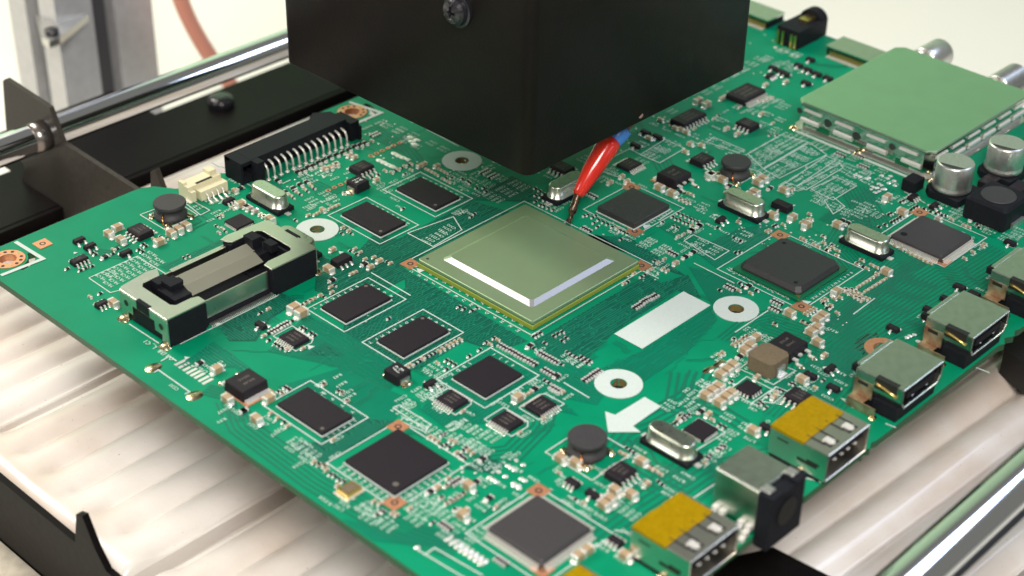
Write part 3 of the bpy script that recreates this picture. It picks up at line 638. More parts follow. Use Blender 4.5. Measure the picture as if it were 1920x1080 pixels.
# grid legends inside the boxed tables
for (x0, y0), nx, st in ((B(176,520), 10, 'C'), (B(190,533), 10, 'C')):
    for i in range(nx): text(st+'R', x0+.9+i*1.55, y0-.3, .9, 'Y'); text('9R', x0+1+i*1.55, y0-2.0, .9, 'Y')
for px, py, r_, c_, d in ((370,390,2,3,'X'), (385,372,2,1,'Y'), (405,378,1,1,'Y'), (408,401,2,1,'X'), (395,414,1,1,'X'), (436,340,1,1,'Y'), (440,366,1,1,'X'), (429,394,1,1,'X'),
    (600,372,3,2,'X'), (580,390,2,1,'X'), (590,330,4,2,'X'), (640,330,1,2,'X'), (618,385,1,1,'Y'), (598,383,1,2,'X'), (627,375,2,1,'X'), (745,345,3,3,'X'), (710,345,2,1,'Y'),
    (735,242,2,2,'Y'), (760,250,3,2,'Y'), (700,235,1,2,'X'), (770,270,2,2,'Y'), (745,270,1,2,'X'), (820,275,2,2,'Y'), (870,335,3,2,'Y'), (905,322,2,4,'X'), (925,340,3,2,'X'), (950,360,4,3,'X'),
    (872,352,2,3,'Y'), (750,390,1,1,'Y'), (740,375,1,1,'Y'), (815,446,5,1,'Y'), (838,430,3,1,'Y'), (880,401,1,1,'Y'), (860,400,1,1,'X'), (870,397,1,1,'X'),
    (1022,275,2,1,'Y'), (1018,325,2,2,'Y'), (1040,390,3,1,'X'), (1058,380,2,1,'X'), (1120,310,3,3,'Y'), (1135,330,3,2,'X'), (1210,280,4,2,'Y'), (1222,293,3,3,'X'), (1250,275,3,2,'X'),
    (1205,350,1,1,'Y'), (1150,340,1,2,'Y'), (1200,450,4,4,'Y'), (1228,462,3,2,'Y'), (1238,423,1,1,'X'), (1262,432,2,1,'X'), (1272,447,1,1,'X'), (1300,440,1,2,'X'), (1325,464,3,2,'Y'), (1300,466,2,2,'Y'),
    (1228,510,3,1,'Y'), (1243,498,2,1,'X'), (1283,470,1,1,'X'), (1300,461,1,1,'X'), (1250,390,1,1,'Y'), (1282,370,1,2,'Y'), (1316,388,3,1,'Y'), (1330,402,2,2,'Y'), (1345,430,1,2,'Y'), (1400,440,2,1,'Y'), (1385,452,2,1,'Y'),
    (1355,275,3,3,'Y'), (1300,270,2,1,'Y'), (1330,235,1,2,'Y'), (1350,225,2,1,'Y'), (1370,205,1,2,'X'), (1450,220,2,2,'Y'), (1440,240,3,2,'Y'), (1430,200,2,3,'X'), (1455,195,3,2,'Y'), (1400,125,3,4,'X'), (1340,150,2,6,'X'), (1370,140,3,3,'X'),
    (1290,180,2,2,'X'), (1330,168,3,2,'X'), (1260,210,2,1,'X'), (1290,250,2,2,'Y'), (1250,245,1,3,'Y'), (1370,175,1,1,'Y'), (1395,210,1,1,'X'), (1480,100,3,2,'Y'), (1500,130,2,3,'Y'), (1460,120,3,3,'Y'), (1435,180,2,3,'Y'),
    (1440,285,5,6,'X'), (1420,300,3,4,'X'), (1480,270,3,4,'X'), (1475,305,4,5,'X'), (1510,290,4,4,'X'), (1460,325,2,3,'X'), (1520,320,2,6,'X'), (1485,340,2,2,'X'), (1540,330,2,5,'X'), (1510,350,1,4,'X'),
    (1560,350,4,3,'X'), (1545,362,2,2,'X'), (1585,352,2,2,'X'), (1562,388,3,3,'Y'), (1540,380,2,1,'X'), (1590,318,4,3,'Y'), (1610,335,2,2,'Y'), (1625,310,2,3,'Y'), (1605,380,1,1,'Y'), (1580,395,2,1,'Y'),
    (1620,390,4,1,'Y'), (1635,400,4,1,'X'), (1660,375,4,1,'Y'), (1690,375,3,1,'X'), (1702,382,2,1,'X'), (1610,405,2,1,'Y'), (1780,390,3,2,'Y'), (1800,400,2,2,'X'), (1790,412,1,2,'Y'), (1810,445,3,1,'X'), (1840,425,3,1,'X'),
    (1870,440,3,2,'Y'), (1895,430,3,2,'Y'), (1905,445,2,1,'X'), (1895,463,1,1,'Y'), (1836,463,2,1,'X'), (1825,478,1,1,'X'), (1850,390,1,2,'Y'), (1900,340,2,2,'Y'), (1640,330,2,2,'Y'), (1690,350,1,2,'Y'),
    (1500,480,1,1,'Y'), (1520,458,3,1,'Y'), (1540,455,1,1,'X'), (1560,462,2,1,'Y'), (1560,620,1,1,'Y'), (1840,545,1,1,'Y'), (1800,538,1,1,'Y'), (1727,592,1,1,'X'), (1855,520,1,1,'X'),
    (1420,628,5,1,'X'), (1428,633,2,1,'Y'), (1545,616,1,1,'Y'), (1345,670,2,1,'X'), (1350,680,1,1,'Y'), (1385,678,2,1,'Y'), (1380,705,1,3,'X'), (1310,730,3,2,'X'), (1320,723,2,1,'Y'), (1370,735,1,1,'X'),
    (1298,762,4,1,'X'), (1270,770,3,2,'Y'), (1400,755,1,1,'Y'), (1430,720,1,2,'X'), (1415,765,2,1,'Y'), (1453,747,3,1,'X'), (1480,735,1,1,'X'), (1435,795,1,1,'X'), (1375,810,1,1,'Y'), (1380,792,2,2,'Y'), (1405,825,1,1,'Y'),
    (1500,733,2,1,'X'), (1515,723,1,2,'X'), (1530,690,1,1,'Y'), (1560,710,1,2,'Y'), (1600,702,1,1,'X'), (1535,738,1,2,'Y'), (1480,705,1,1,'X'), (1575,700,1,1,'Y'),
    (590,375+390,1,1,'X'), (585,752,1,2,'X'), (560,745,1,1,'X'), (618,715,1,2,'X'), (640,722,1,1,'X'), (655,745,1,1,'X'), (650,738,1,1,'X'), (600,720,1,1,'X'), (420,770,1,1,'X'), (415,790,1,1,'X'), (430,765,1,1,'Y'), (445,775,1,1,'Y'),
    (475,800,1,1,'Y'), (500,790,2,1,'Y'), (525,805,1,1,'X'), (520,812,1,1,'X'), (572,830,1,1,'Y'), (632,825,1,1,'X'), (570,842,6,1,'X'), (562,850,2,2,'Y'), (560,872,1,1,'X'), (628,855,1,1,'X'), (610,940,1,1,'Y'),
    (665,945,2,2,'Y'), (640,950,2,1,'Y'), (690,955,3,1,'X'), (695,972,3,1,'X'), (725,985,3,1,'X'), (780,935,3,1,'X'), (800,950,4,2,'X'), (830,965,3,1,'X'), (850,930,1,1,'X'), (820,940,1,1,'X'), (795,965,3,2,'X'),
    (780,790,9,1,'X'), (838,808,2,2,'X'), (860,810,3,2,'X'), (880,820,3,2,'X'), (893,838,4,1,'X'), (905,828,3,2,'X'), (918,850,1,1,'X'), (950,855,1,1,'X'), (863,792,1,1,'X'), (850,800,2,1,'X'),
    (900,870,3,1,'Y'), (925,880,2,1,'X'), (950,865,1,2,'X'), (870,905,2,1,'Y'), (905,905,2,1,'Y'), (945,945,2,1,'X'), (905,950,2,1,'Y'), (885,935,1,1,'X'), (985,890,1,2,'Y'), (955,920,1,2,'Y'), (870,1000,6,2,'Y'),
    (1060,870,1,2,'X'), (1050,900,1,1,'X'), (1040,915,1,2,'X'), (1120,880,1,1,'Y'), (1125,910,1,1,'Y'), (1190,850,3,1,'Y'), (1240,880,1,3,'Y'), (1290,893,1,1,'Y'), (1205,905,1,1,'X'), (1255,925,2,1,'Y'), (1150,935,2,1,'X'), (1175,960,4,1,'X'),
    (1085,950,2,2,'Y'), (1110,960,1,2,'Y'), (1160,940,1,1,'X'), (1190,940,1,1,'X'), (1150,1035,2,2,'Y'), (1175,1000,1,1,'Y'), (1270,945,1,1,'X'), (1360,820,3,1,'Y'), (1330,860,5,1,'Y'), (1350,845,3,1,'Y'),
    (820,750,2,1,'Y'), (835,760,1,1,'Y'), (815,740,2,1,'X'), (790,737,3,3,'X'), (795,745,2,3,'X'), (828,705,2,1,'X'), (818,738,1,1,'X'), (812,690,3,1,'Y'), (800,700,1,1,'Y'), (820,770,1,1,'Y'), (880,775,1,1,'Y'), (920,800,1,1,'Y'),
    (945,760,1,1,'Y'), (970,740,2,1,'X'), (985,725,1,2,'X'), (1010,722,2,1,'X'), (930,755,1,1,'X'), (1035,740,2,1,'Y'), (1065,745,1,1,'X'), (1025,790,1,1,'X'), (985,815,1,1,'X'), (990,785,1,1,'Y'), (1050,682,1,1,'X'), (1055,710,1,1,'X'),
    (1068,672,3,1,'X'), (1080,680,3,1,'X'), (1090,685,1,1,'X'), (1012,658,1,1,'X'), (860,400,2,1,'X')):
    block(px, py, r_, c_, d)
# ball labels round the array packages
for i, c in enumerate('BDFHKMPT'): text(c, -33.8-i*1.75, 20.0, .8, 'X', m='silk'); text(c, -34-i*1.75, 1.9, .8, 'X', m='silk')
for i, c in enumerate('2468'): text(c, -31.0, 17.9-i*2.0, .9, 'X', m='silk'); text(c, -31.0, -.4-i*2.0, .9, 'X', m='silk')
for i, c in enumerate('TPMKHFDB'): text(c, -7.1, 44.5-i*1.8, .8, 'X', m='silk'); text(c, 10.5, 44.5-i*1.8, .8, 'X', m='silk')
for i, c in enumerate('BDFHKMPT'): text(c, -22.0+.6, 16-i*2.6, 1.0, 'X', m='silk') if 0 else None
for i in range(17):
    text('ABCDEFGHJKLMNPRTU'[i], -18.6 + 0, 0, 0.01, 'X') if 0 else None
for i, c in enumerate('BDFHKMPTVYABCDE'): text(c, -19.3+.5, 17-i*2.35, .95, 'X', m='silk') if i < 15 else None
for i, c in enumerate('CEGJLNRUWADFHKM'): text(c, -20.9, 16-i*2.35, .85, 'X', m='silk')
for i in range(13):
    for j in range(2): text('RTUWY246'[(i*3+j)%8]+('2' if j else '4'), 30.9+.2*j, -34-i*1.35+.6*j, .8, 'X', m='silk'); 
    text('KMPRTUVWY2468'[i], 34.5+i*1.25, -53.9, .8, 'X', m='silk')
for i in range(10): text('42'[i%2]+'1', 29.0, 4-i*1.15, .7, 'Y', m='silk'); text('ACEGJLNRTV'[i], 32+i*1.1, -7.9, .75, 'X', m='silk')
for i in range(4): text('FDB1'[i], -42+i*1.8, -18.2, .9, 'X', m='silk'); text('1234'[i], -30.8, -19.5-i*1.8, .8, 'Y', m='silk')
for i in range(9):
    for j in range(2): text('HKMPRTVYA'[i]+str(j), -78.0+j*1.1, -25-i*1.55, .8, 'X', m='silk'); text('BDFHKMPRT'[i], -76+i*1.5, -40.3+j*.9, .75, 'X', m='silk')
for i in range(8):
    text('HKMPRTVY'[i], -66.0+(i%2), -3-i*1.5, .8, 'X', m='silk'); 
for i in range(6): text('123456'[i], -73.5+i*1.4, -16.1, .8, 'X', m='silk')
TX.build('silkscreen_lettering', BOARD, kind='stuff')

# --- white screw pads, copper rings, alignment marks
def ringmesh(r0, r1, m, z=.17, n=48):
    mb = MB(); vs = [(r_*math.cos(2*math.pi*i/n), r_*math.sin(2*math.pi*i/n), zz) for r_, zz in ((r1, .01), (r1, z), (r0, z)) for i in range(n)]
    mb.add(vs, [(k*n+i, k*n+(i+1)%n, (k+1)*n+(i+1)%n, (k+1)*n+i) for k in range(2) for i in range(n)], m); return mb
for i, (x, y) in enumerate(RINGS):
    o = ringmesh(1.75, 5.0, 'silk').build('screw_pad', BOARD, (x, y, 0))
    mb = MB(); n = 28; mb.add([(1.63*math.cos(2*math.pi*k/n), 1.63*math.sin(2*math.pi*k/n), z) for z in (-1.6, .03) for k in range(n)], [(n+k, n+(k+1)%n, (k+1)%n, k) for k in range(n)], 'hole_wall')
    mb.build('hole_wall', o)
for i, (x, y) in enumerate(MOUNTS):
    o = ringmesh(2.0, 3.9, 'copper', .15).build('copper_ring', BOARD, (x, y, 0))
    mb = MB(); n = 24; mb.add([(1.98*math.cos(2*math.pi*k/n), 1.98*math.sin(2*math.pi*k/n), z) for z in (-1.6, .04) for k in range(n)], [(n+k, n+(k+1)%n, (k+1)%n, k) for k in range(n)], 'copper')
    mb.build('hole_wall', o)
    if i < 2:
        mb = MB()
        for k in range(12):
            a = R(k*30+8); mb.prism(circ(3.05*math.cos(a), 3.05*math.sin(a), .42, 10), .15, .165, 'hole_shade' if k % 4 else 'solder_flux')
        mb.build('via_hole', o, kind='stuff')
fid = Kind(lambda: MB().prism([(-1.7,-1.7),(1.7,-1.7),(1.7,1.7),(-1.7,1.7)], .008, .175, 'copper').prism(circ(0, 0, .75, 16), .175, .182, 'mark_dark').prism(circ(0, 0, .4, 14), .182, .188, 'copper').build('alignment_mark'))
for p in ((80,457.8), (769.5,495.5), (1202.7,499), (1184.5,352), (1190,434.5), (1462.5,441.5), (1502.5,575.5), (746.5,801), (740,943.5), (1010,921), (1017,1068), (1724,399), (1766.5,491)): fid((), *B(*p), 0)
via = Kind(lambda: ringmesh(.30, .64, 'copper', .18, 16).prism(circ(0, 0, .31, 12), .10, .14, 'hole_shade').build('plated_hole'))
for p in pts_(4.5, 600, 180, [(70,800),(122,775),(175,752),(228,730),(280,705),(428,508),(478,487),(525,465),(573,443),(622,420),(672,400)]): via((), *B(*p), 0)

# --- small chip parts
def cap_mesh(L, W, H, m, e=.2):
    mb = MB(); c = min(L, W)*.06; q = L*e
    mb.cbox(-L/2, -L/2+q, -W/2, W/2, 0.05, H, 'solder', c); mb.cbox(L/2-q, L/2, -W/2, W/2, .05, H, 'solder', c)
    mb.box(-L/2+q-.02, L/2-q+.02, -W/2*.97, W/2*.97, .08, H*.97, m)
    mb.blob(-L/2-L*.04, 0, L*.16, W*.48, H*.24, 'solder', 8); mb.blob(L/2+L*.04, 0, L*.16, W*.48, H*.24, 'solder', 8)
    return mb
SIZES = {'S': (1.15, .62, .55), 'M': (1.75, 1.0, .9), 'L': (2.6, 1.6, 1.45), 'X': (2.9, 1.9, 1.7)}
RES = {'S': (1.1, .6, .38), 'M': (1.9, 1.1, .55)}
def mk_cap(sz, m): return cap_mesh(*SIZES[sz], m).build('ceramic_capacitor')
def mk_res(sz):
    L, W, H = RES[sz]; mb = cap_mesh(L, W, H, 'epoxy', .2); return mb.build('chip_resistor')
cap = Kind(mk_cap); res = Kind(mk_res)
def caps(pts, sz, d, m='ceramic_tan', label=None):
    for p in pts:
        x, y = B(p[0], p[1], SIZES[sz][2]*.5); cap((sz, m), x, y, (0 if d == 'X' else 90)+rnd.uniform(-2.5, 2.5))
def ress(pts, sz, d):
    for p in pts: x, y = B(p[0], p[1], .2); res((sz,), x, y, (0 if d == 'X' else 90)+rnd.uniform(-3, 3))
Z45 = lambda ox, oy, s: pts_(4.5, ox, oy, s)
Z55 = lambda ox, oy, s: pts_(5.538, ox, oy, s)
# large tan capacitors, silver end towards the lower right
caps(Z45(0,330,[(920,490),(1022,540)]) + Z55(240,310,[(450,705),(525,665),(605,625)]), 'L', 'Y')
caps(Z45(0,330,[(990,435),(1345,555)]), 'L', 'X')
caps([(213,568)], 'L', 'Y')
caps(Z45(200,540,[(930,685),(1370,930)]), 'L', 'X'); caps(Z45(200,540,[(1020,935)]), 'L', 'Y'); caps(Z45(380,640,[(455,655)]), 'L', 'Y')
caps(Z45(1260,580,[(705,240)]), 'L', 'X')
caps(Z45(1260,580,[(660,305),(615,345),(515,470),(465,510),(410,550),(395,650),(340,685),(285,725),(505,705),(455,740),(400,785),(1230,85),(1275,50),(995,30),(1225,155),(1175,190),(1230,275),(1100,590),(685,1020)]), 'L', 'Y')
caps(Z45(1260,240,[(325,400),(425,435),(725,455),(770,425),(655,570),(700,540),(610,580),(945,520),(850,735),(1400,815)]), 'L', 'Y')
caps(Z45(1260,240,[(1015,755),(1135,820)]), 'L', 'X')
caps([(1575,515+31)], 'M', 'X'); caps(Z45(1300,400,[(1205,660)]), 'L', 'X')
caps(Z45(1600,300,[(280,940),(415,435)]), 'L', 'Y'); caps(Z45(1600,300,[(285,315)]), 'L', 'X')
caps(Z45(1160,100,[(670,400),(740,430),(780,1030)]), 'L', 'X')
caps(Z45(1160,100,[(605,765),(700,775),(530,640),(480,630),(575,665),(565,830),(355,560),(260,715)]), 'M', 'Y')
caps(Z45(1160,100,[(1240,265),(910,635),(1000,680),(1205,510),(870,380),(1410,240)]), 'M', 'X')
caps(Z45(1160,100,[(1175,1065),(1220,1050),(875,1065)]), 'M', 'Y')
caps(Z45(1000,220,[(745,500),(645,550),(790,540)]), 'M', 'X'); caps(Z45(1000,220,[(1065,590),(1170,640)]), 'L', 'Y')
caps(Z45(440,340,[(500,1068)]), 'X', 'X'); caps(Z55(440,560,[(610,100)]), 'X', 'X') if 0 else None; caps(Z55(440,560,[(692,145)]), 'X', 'X')
caps(Z45(440,340,[(795,740)]), 'L', 'Y'); caps(Z45(440,340,[(825,575),(1220,670),(1145,720)]), 'M', 'X'); caps(Z45(440,340,[(745,240)]), 'M', 'Y')
caps(Z55(240,310,[(1165,400)]), 'L', 'X'); caps([(507,411)], 'L', 'Y'); caps(Z55(240,310,[(1260,450),(1320,475)]), 'M', 'X', 'ceramic_pink'); caps(Z55(240,310,[(1110,265)]), 'M', 'Y')
caps(Z45(600,180,[(840,590),(875,575),(985,590),(475,705),(30,610),(130,575),(250,500),(290,515)]), 'M', 'X')
caps(Z45(800,620,[(770,565)]), 'L', 'X'); caps(Z45(1000,340,[(1200,690)]), 'M', 'X')
caps(Z45(1020,720,[(140,625),(265,665),(820,650)]), 'L', 'Y'); caps(Z45(1020,720,[(600,895),(560,970),(505,1015),(735,930)]), 'L', 'Y'); caps(Z45(1020,720,[(865,845)]), 'M', 'X')
caps(Z45(1100,840,[(325,905)]), 'L', 'Y'); caps([(1101,1031),(1085,1042)], 'L', 'X')
caps(Z45(580,780,[(1345,585)]), 'L', 'Y'); caps(Z45(800,840,[(325,530),(90,335)]), 'M', 'X'); caps([(867,965)], 'L', 'Y')
caps(Z45(1260,580,[(715,575),(1285,390),(305,885)]), 'M', 'X'); caps(Z45(1260,580,[(860,740)]), 'M', 'X')
caps([(1760,410),(1820,405)], 'M', 'Y', 'ceramic_pink')
# small tan capacitors
caps(Z45(0,330,[(955,620),(760,1020)]) + Z55(240,310,[(1380,515),(1410,530),(1085,445),(975,520),(1040,275),(985,660),(995,850),(265,765)]), 'S', 'Y')
caps(Z55(240,310,[(945,700)]), 'S', 'Y', 'ceramic_pink')
caps(Z45(440,340,[(1015,568),(1060,598),(1100,655),(1175,640),(1315,690),(985,780),(1018,765),(910,390),(960,415),(810,890),(820,935),(720,960),(570,1045),(600,1025),(635,1005),(670,990),(620,285),(680,280),(705,265),(805,230),(835,215),(870,200),(215,280),(245,295),(928,100)]), 'S', 'X')
caps(Z55(440,560,[(300,385),(350,105),(710,515),(545,530),(700,70),(742,45),(790,22),(925,890),(490,985),(1115,975),(1165,1060)]), 'S', 'X')
caps(Z55(680,560,[(1015,425),(965,447),(925,472),(885,493),(835,520),(795,545),(625,625),(505,690),(465,715),(1405,430),(1325,475),(775,668)]), 'S', 'Y')
caps(Z45(800,620,[(845,540),(875,520),(1150,520),(305,680),(785,860),(985,745)]), 'S', 'X')
caps(Z45(380,640,[(670,435),(1025,365),(1175,435),(1220,505),(575,605),(632,645),(715,715),(1100,825),(1030,1050),(940,1018),(980,1040)]), 'S', 'X')
caps(Z45(600,180,[(605,645),(660,620),(715,592),(770,575),(900,620),(930,635),(960,650),(985,665),(1040,700),(1085,725),(1010,620),(1040,635),(1065,650),(550,630),(770,625),(205,822),(440,378)]), 'S', 'Y')
caps(Z45(1000,340,[(1050,685),(1105,655),(1095,740),(1130,755),(975,752),(1000,738),(850,778),(765,862),(1220,465),(1265,448),(1335,370),(705,395),(1240,150),(1275,165),(1305,180)]), 'S', 'X')
caps(Z45(1260,580,[(400,385),(430,365),(520,300),(550,285),(580,268),(605,250),(630,235),(870,125),(1105,105),(1145,125),(880,700),(1210,660),(340,930)]), 'S', 'Y')
caps(Z45(1300,400,[(1290,640),(1340,645),(1375,665),(1410,680),(1300,670),(1340,690),(1370,710),(1405,720),(1385,425),(1420,395),(1020,262),(1055,280),(1100,250),(1100,195),(1175,290),(1220,315),(1210,355),(1140,300),(760,95),(915,210),(940,225),(645,145),(620,155),(385,650),(485,672),(1120,725),(1095,740),(1160,775),(1215,840),(1025,805),(1000,820),(975,835),(950,850),(925,915),(965,935),(690,935),(1240,710),(450,1040),(420,1055),(380,75),(1190,720)]), 'S', 'Y')
row = pts_(3, 1440, 360, [(505+i*19, 535-i*12) for i in range(6)] + [(547+i*22.5, 560-i*14) for i in range(6)] + [(440,550),(455,568),(478,575),(492,590),(515,600),(530,612),(545,598),(565,605),(470,550),(490,560),(500,580),(520,588)])
caps(row, 'S', 'X')
caps(Z45(1600,300,[(350,725),(405,750),(465,780),(500,800),(540,820),(575,835),(612,855),(652,870),(75,845),(30,875),(115,915),(155,885),(195,905),(200,960),(1090,725),(1110,710),(1010,775),(940,830),(830,500),(935,550),(975,565)]), 'S', 'Y')
caps(Z45(1160,100,[(640,635),(650,540),(805,550),(1180,395),(1232,400),(1262,388),(1295,375),(1020,455),(1300,590)]), 'S', 'X')
caps(Z45(1260,240,[(140,550),(170,565),(75,600),(105,620),(140,630),(455,545),(480,530),(565,790),(1000,525),(1020,512),(1160,725),(1175,770),(1150,770),(1120,785),(1095,800),(1275,915)]), 'S', 'Y')
caps(Z45(580,780,[(1015,175),(1050,192),(1085,215),(1195,205),(1230,222),(1240,310),(1340,290),(1375,315),(1160,590),(1115,690),(1160,740),(1200,720),(1235,700),(1270,680),(1300,655),(850,778),(735,835),(700,820),(595,740),(545,720),(240,585),(125,420),(1230,790),(1170,525),(80,410),(145,455)]), 'S', 'X')
caps(Z45(800,840,[(170,465),(205,450),(240,430),(275,410),(310,385),(125,420),(240,520),(585,500),(170,315)]), 'S', 'X')
caps(Z45(1020,720,[(900,715),(945,730),(985,760),(1135,300),(650,580),(685,600),(335,1005),(130,750),(1355,665)]), 'S', 'Y')
# dark small resistors
ress(Z45(0,330,[(990,612),(950,655),(720,778),(680,795),(750,765),(775,760),(780,645),(805,660),(567,780),(1205,575),(1230,592),(1170,620),(1200,637),(845,990)]), 'S', 'X')
ress(Z55(240,310,[(920,630),(975,655),(1010,685),(940,540),(585,960),(630,940),(1040,835),(940,885),(650,1000),(760,960),(340,740),(400,760)]), 'S', 'Y')
ress(Z45(440,340,[(980,588),(1030,615),(1290,680),(905,440),(940,410),(985,440),(845,880),(755,975),(515,328),(500,80)]), 'S', 'Y')
ress(Z55(440,560,[(595,230),(695,298),(730,320),(790,356),(828,380),(345,362),(355,428),(420,470),(455,490),(490,513),(268,148),(455,965),(520,920),(565,945)]), 'S', 'X')
ress(Z55(680,560,[(745,565),(705,585),(665,605),(590,650),(550,675),(870,638),(912,660),(955,685),(870,730),(1000,83),(1050,105),(1135,125),(1185,97),(270,205),(1362,410),(1280,455),(1215,530),(1105,595),(820,922)]), 'S', 'X')
ress(Z45(800,620,[(905,150),(1140,285),(1000,420),(1035,440),(1190,183),(1215,203),(1250,220),(1285,238),(1320,255),(1355,275),(1310,222),(1345,240),(1378,255),(905,50),(930,38),(960,20),(1110,25),(1145,10),(1075,45),(1180,60),(1145,85),(1000,105),(125,480)]), 'S', 'Y')
ress(Z45(380,640,[(700,390),(635,425),(725,405),(1145,420),(685,680)]), 'S', 'X')
ress(Z45(600,180,[(1300,995),(1275,1020),(700,950),(715,655),(635,632),(690,605),(745,580),(490,665),(435,685),(1245,720),(1265,735),(1320,775),(1380,775),(1400,805),(1200,700),(1110,690),(1060,690)]), 'S', 'X')
ress(Z45(1000,340,[(430,290),(460,285),(500,305),(525,290),(550,325),(590,345),(625,362),(665,385),(735,415),(765,430),(795,445),(1175,298),(1205,318),(1235,325),(1270,345),(1300,355),(1220,268),(1255,283),(1290,300),(1325,318),(1355,330),(1385,345),(1090,345),(1182,378),(1215,392),(1020,672),(910,805),(940,790),(795,850),(740,490),(510,350),(540,385)]), 'S', 'X')
ress(Z45(1000,340,[(20+35*i+rnd.uniform(-6,6), 65+j*55+17*i+rnd.uniform(-6,6)) for i in range(5) for j in range(3)]), 'S', 'X')
ress(Z45(1300,400,[(225,648),(395,590),(420,625),(535,650),(1150,795),(1130,800),(1100,760),(395,325),(360,332),(345,205),(400,232),(400,235),(210,120),(700,100),(680,110),(1125,310),(1170,270),(345,1060)]), 'S', 'Y')
ress(Z45(1260,580,[(905,680),(930,690),(810,730),(740,780),(765,800),(725,800),(790,830),(500,610),(520,250),(400,975),(440,995),(1275,600),(1000,625),(1030,635),(60,935),(120,910),(140,890),(95,930)]), 'S', 'X')
ress(Z45(1600,300,[(325,525),(350,510),(375,497),(400,480),(425,460),(270,545),(490,420),(515,402),(540,390),(400,355),(425,345),(600,410),(655,435),(700,450),(725,440),(750,465),(780,470),(300,460),(320,450),(1045,545),(1075,530),(1100,545),(1060,570),(220,565),(85,900)]), 'S', 'Y')
ress(Z45(1020,720,[(700,540),(730,560),(760,580),(1130,310),(1150,270),(1170,285),(1190,265),(1080,350),(1110,330),(910,700),(970,825),(1000,850),(270,975)]), 'S', 'Y')
ress(Z45(580,780,[(1120,160),(1140,150),(1150,240),(1180,262),(1120,250),(1320,268),(1300,290),(1270,330),(1290,350),(1310,360),(1190,560),(1215,540),(250,535),(290,550),(215,505),(180,490),(600,800),(625,810),(570,830),(1040,900)]), 'S', 'X')
ress(Z45(1300,820,[(115,170),(140,150),(205,100),(235,75),(130,180),(225,105),(260,80)]), 'S', 'X')
ress(Z45(400,190,[(545,670),(715,600),(760,585),(800,560),(845,545),(890,520),(935,500),(985,475),(1040,455),(1095,435),(1145,410),(1195,385),(1240,370),(1285,355),(610,770),(680,735),(735,705),(790,685)]), 'M', 'Y')
ress(Z45(400,190,[(675,815),(735,785),(795,760),(850,735),(695,1005)]), 'S', 'Y'); caps(Z45(400,190,[(655,795),(710,770),(770,740),(825,712)]), 'S', 'Y'); caps(Z45(400,190,[(945,575),(1040,535),(990,560)]), 'M', 'Y')
ress(Z45(0,330,[(885,685)]) + Z45(200,540,[(785,635),(1155,1035)]) + Z45(380,640,[(345,590)]) + Z45(440,340,[(1095,700),(820,835)]) + Z45(800,620,[(870,130),(1095,385),(910,495)])
     + Z45(1000,340,[(1280,640),(1345,600),(1330,415),(1400,375)]) + Z45(1260,580,[(570,400),(240,865)]) + Z45(1260,240,[(480,490),(545,520),(825,510),(225,825),(165,865),(60,540)])
     + Z45(1300,400,[(465,615),(1255,65),(1300,85)]) + Z45(800,840,[(30,370),(525,425),(415,290),(470,95)]) + Z55(240,310,[(1165,240),(1230,430)]) + Z45(1600,300,[(1000,505)]) , 'M', 'X')
ress(Z45(1160,100,[(840,520),(1025,450),(440,600),(1330,690),(1275,690)]), 'S', 'X')

# resistor arrays
def mk_array():
    mb = MB(); mb.cbox(-1.45, 1.45, -.5, .5, .08, .45, 'epoxy', .06)
    o = mb.build('resistor_array')
    me = MB().box(-.23, .23, .28, .85, .05, .47, 'lead_white').mesh('terminal')
    for k in range(4):
        for s_ in (0, 180): put('terminal', me, o, (-1.17+k*.78, 0, 0), s_)
    return o
arr = Kind(mk_array)
for p, r_ in ((Z55(440,560,[(415,328)])[0], 0), (Z55(440,560,[(515,270)])[0], 0), *[(q, 90) for q in Z45(800,620,[(650,140),(725,178),(800,222),(882,265),(985,205),(1060,245),(1020,345),(1095,495)])],
    *[(q, 0) for q in Z45(800,620,[(1365,400),(1430,355)])], (Z45(1000,340,[(445,405)])[0], 90), (Z45(1000,340,[(1170,605)])[0], 90), *[(q, 0) for q in Z45(1000,340,[(885,1050),(950,1003),(1010,975)])],
    *[(q, 90) for q in Z45(1300,400,[(310,625),(705,750),(690,808)])], ((1110,367), 90), ((1078,357), 90), ((1705,298), 90), ((1610,330-38), 90), ((1575,290), 90), ((1618,312), 90), ((835,986), 90), ((940,1052), 90), ((1041,730), 90), ((910,322), 0), ((925,330), 0), ((703,252), 0), ((855,898+5), 0)):
    x, y = B(*p, .3); arr((), x, y, r_)

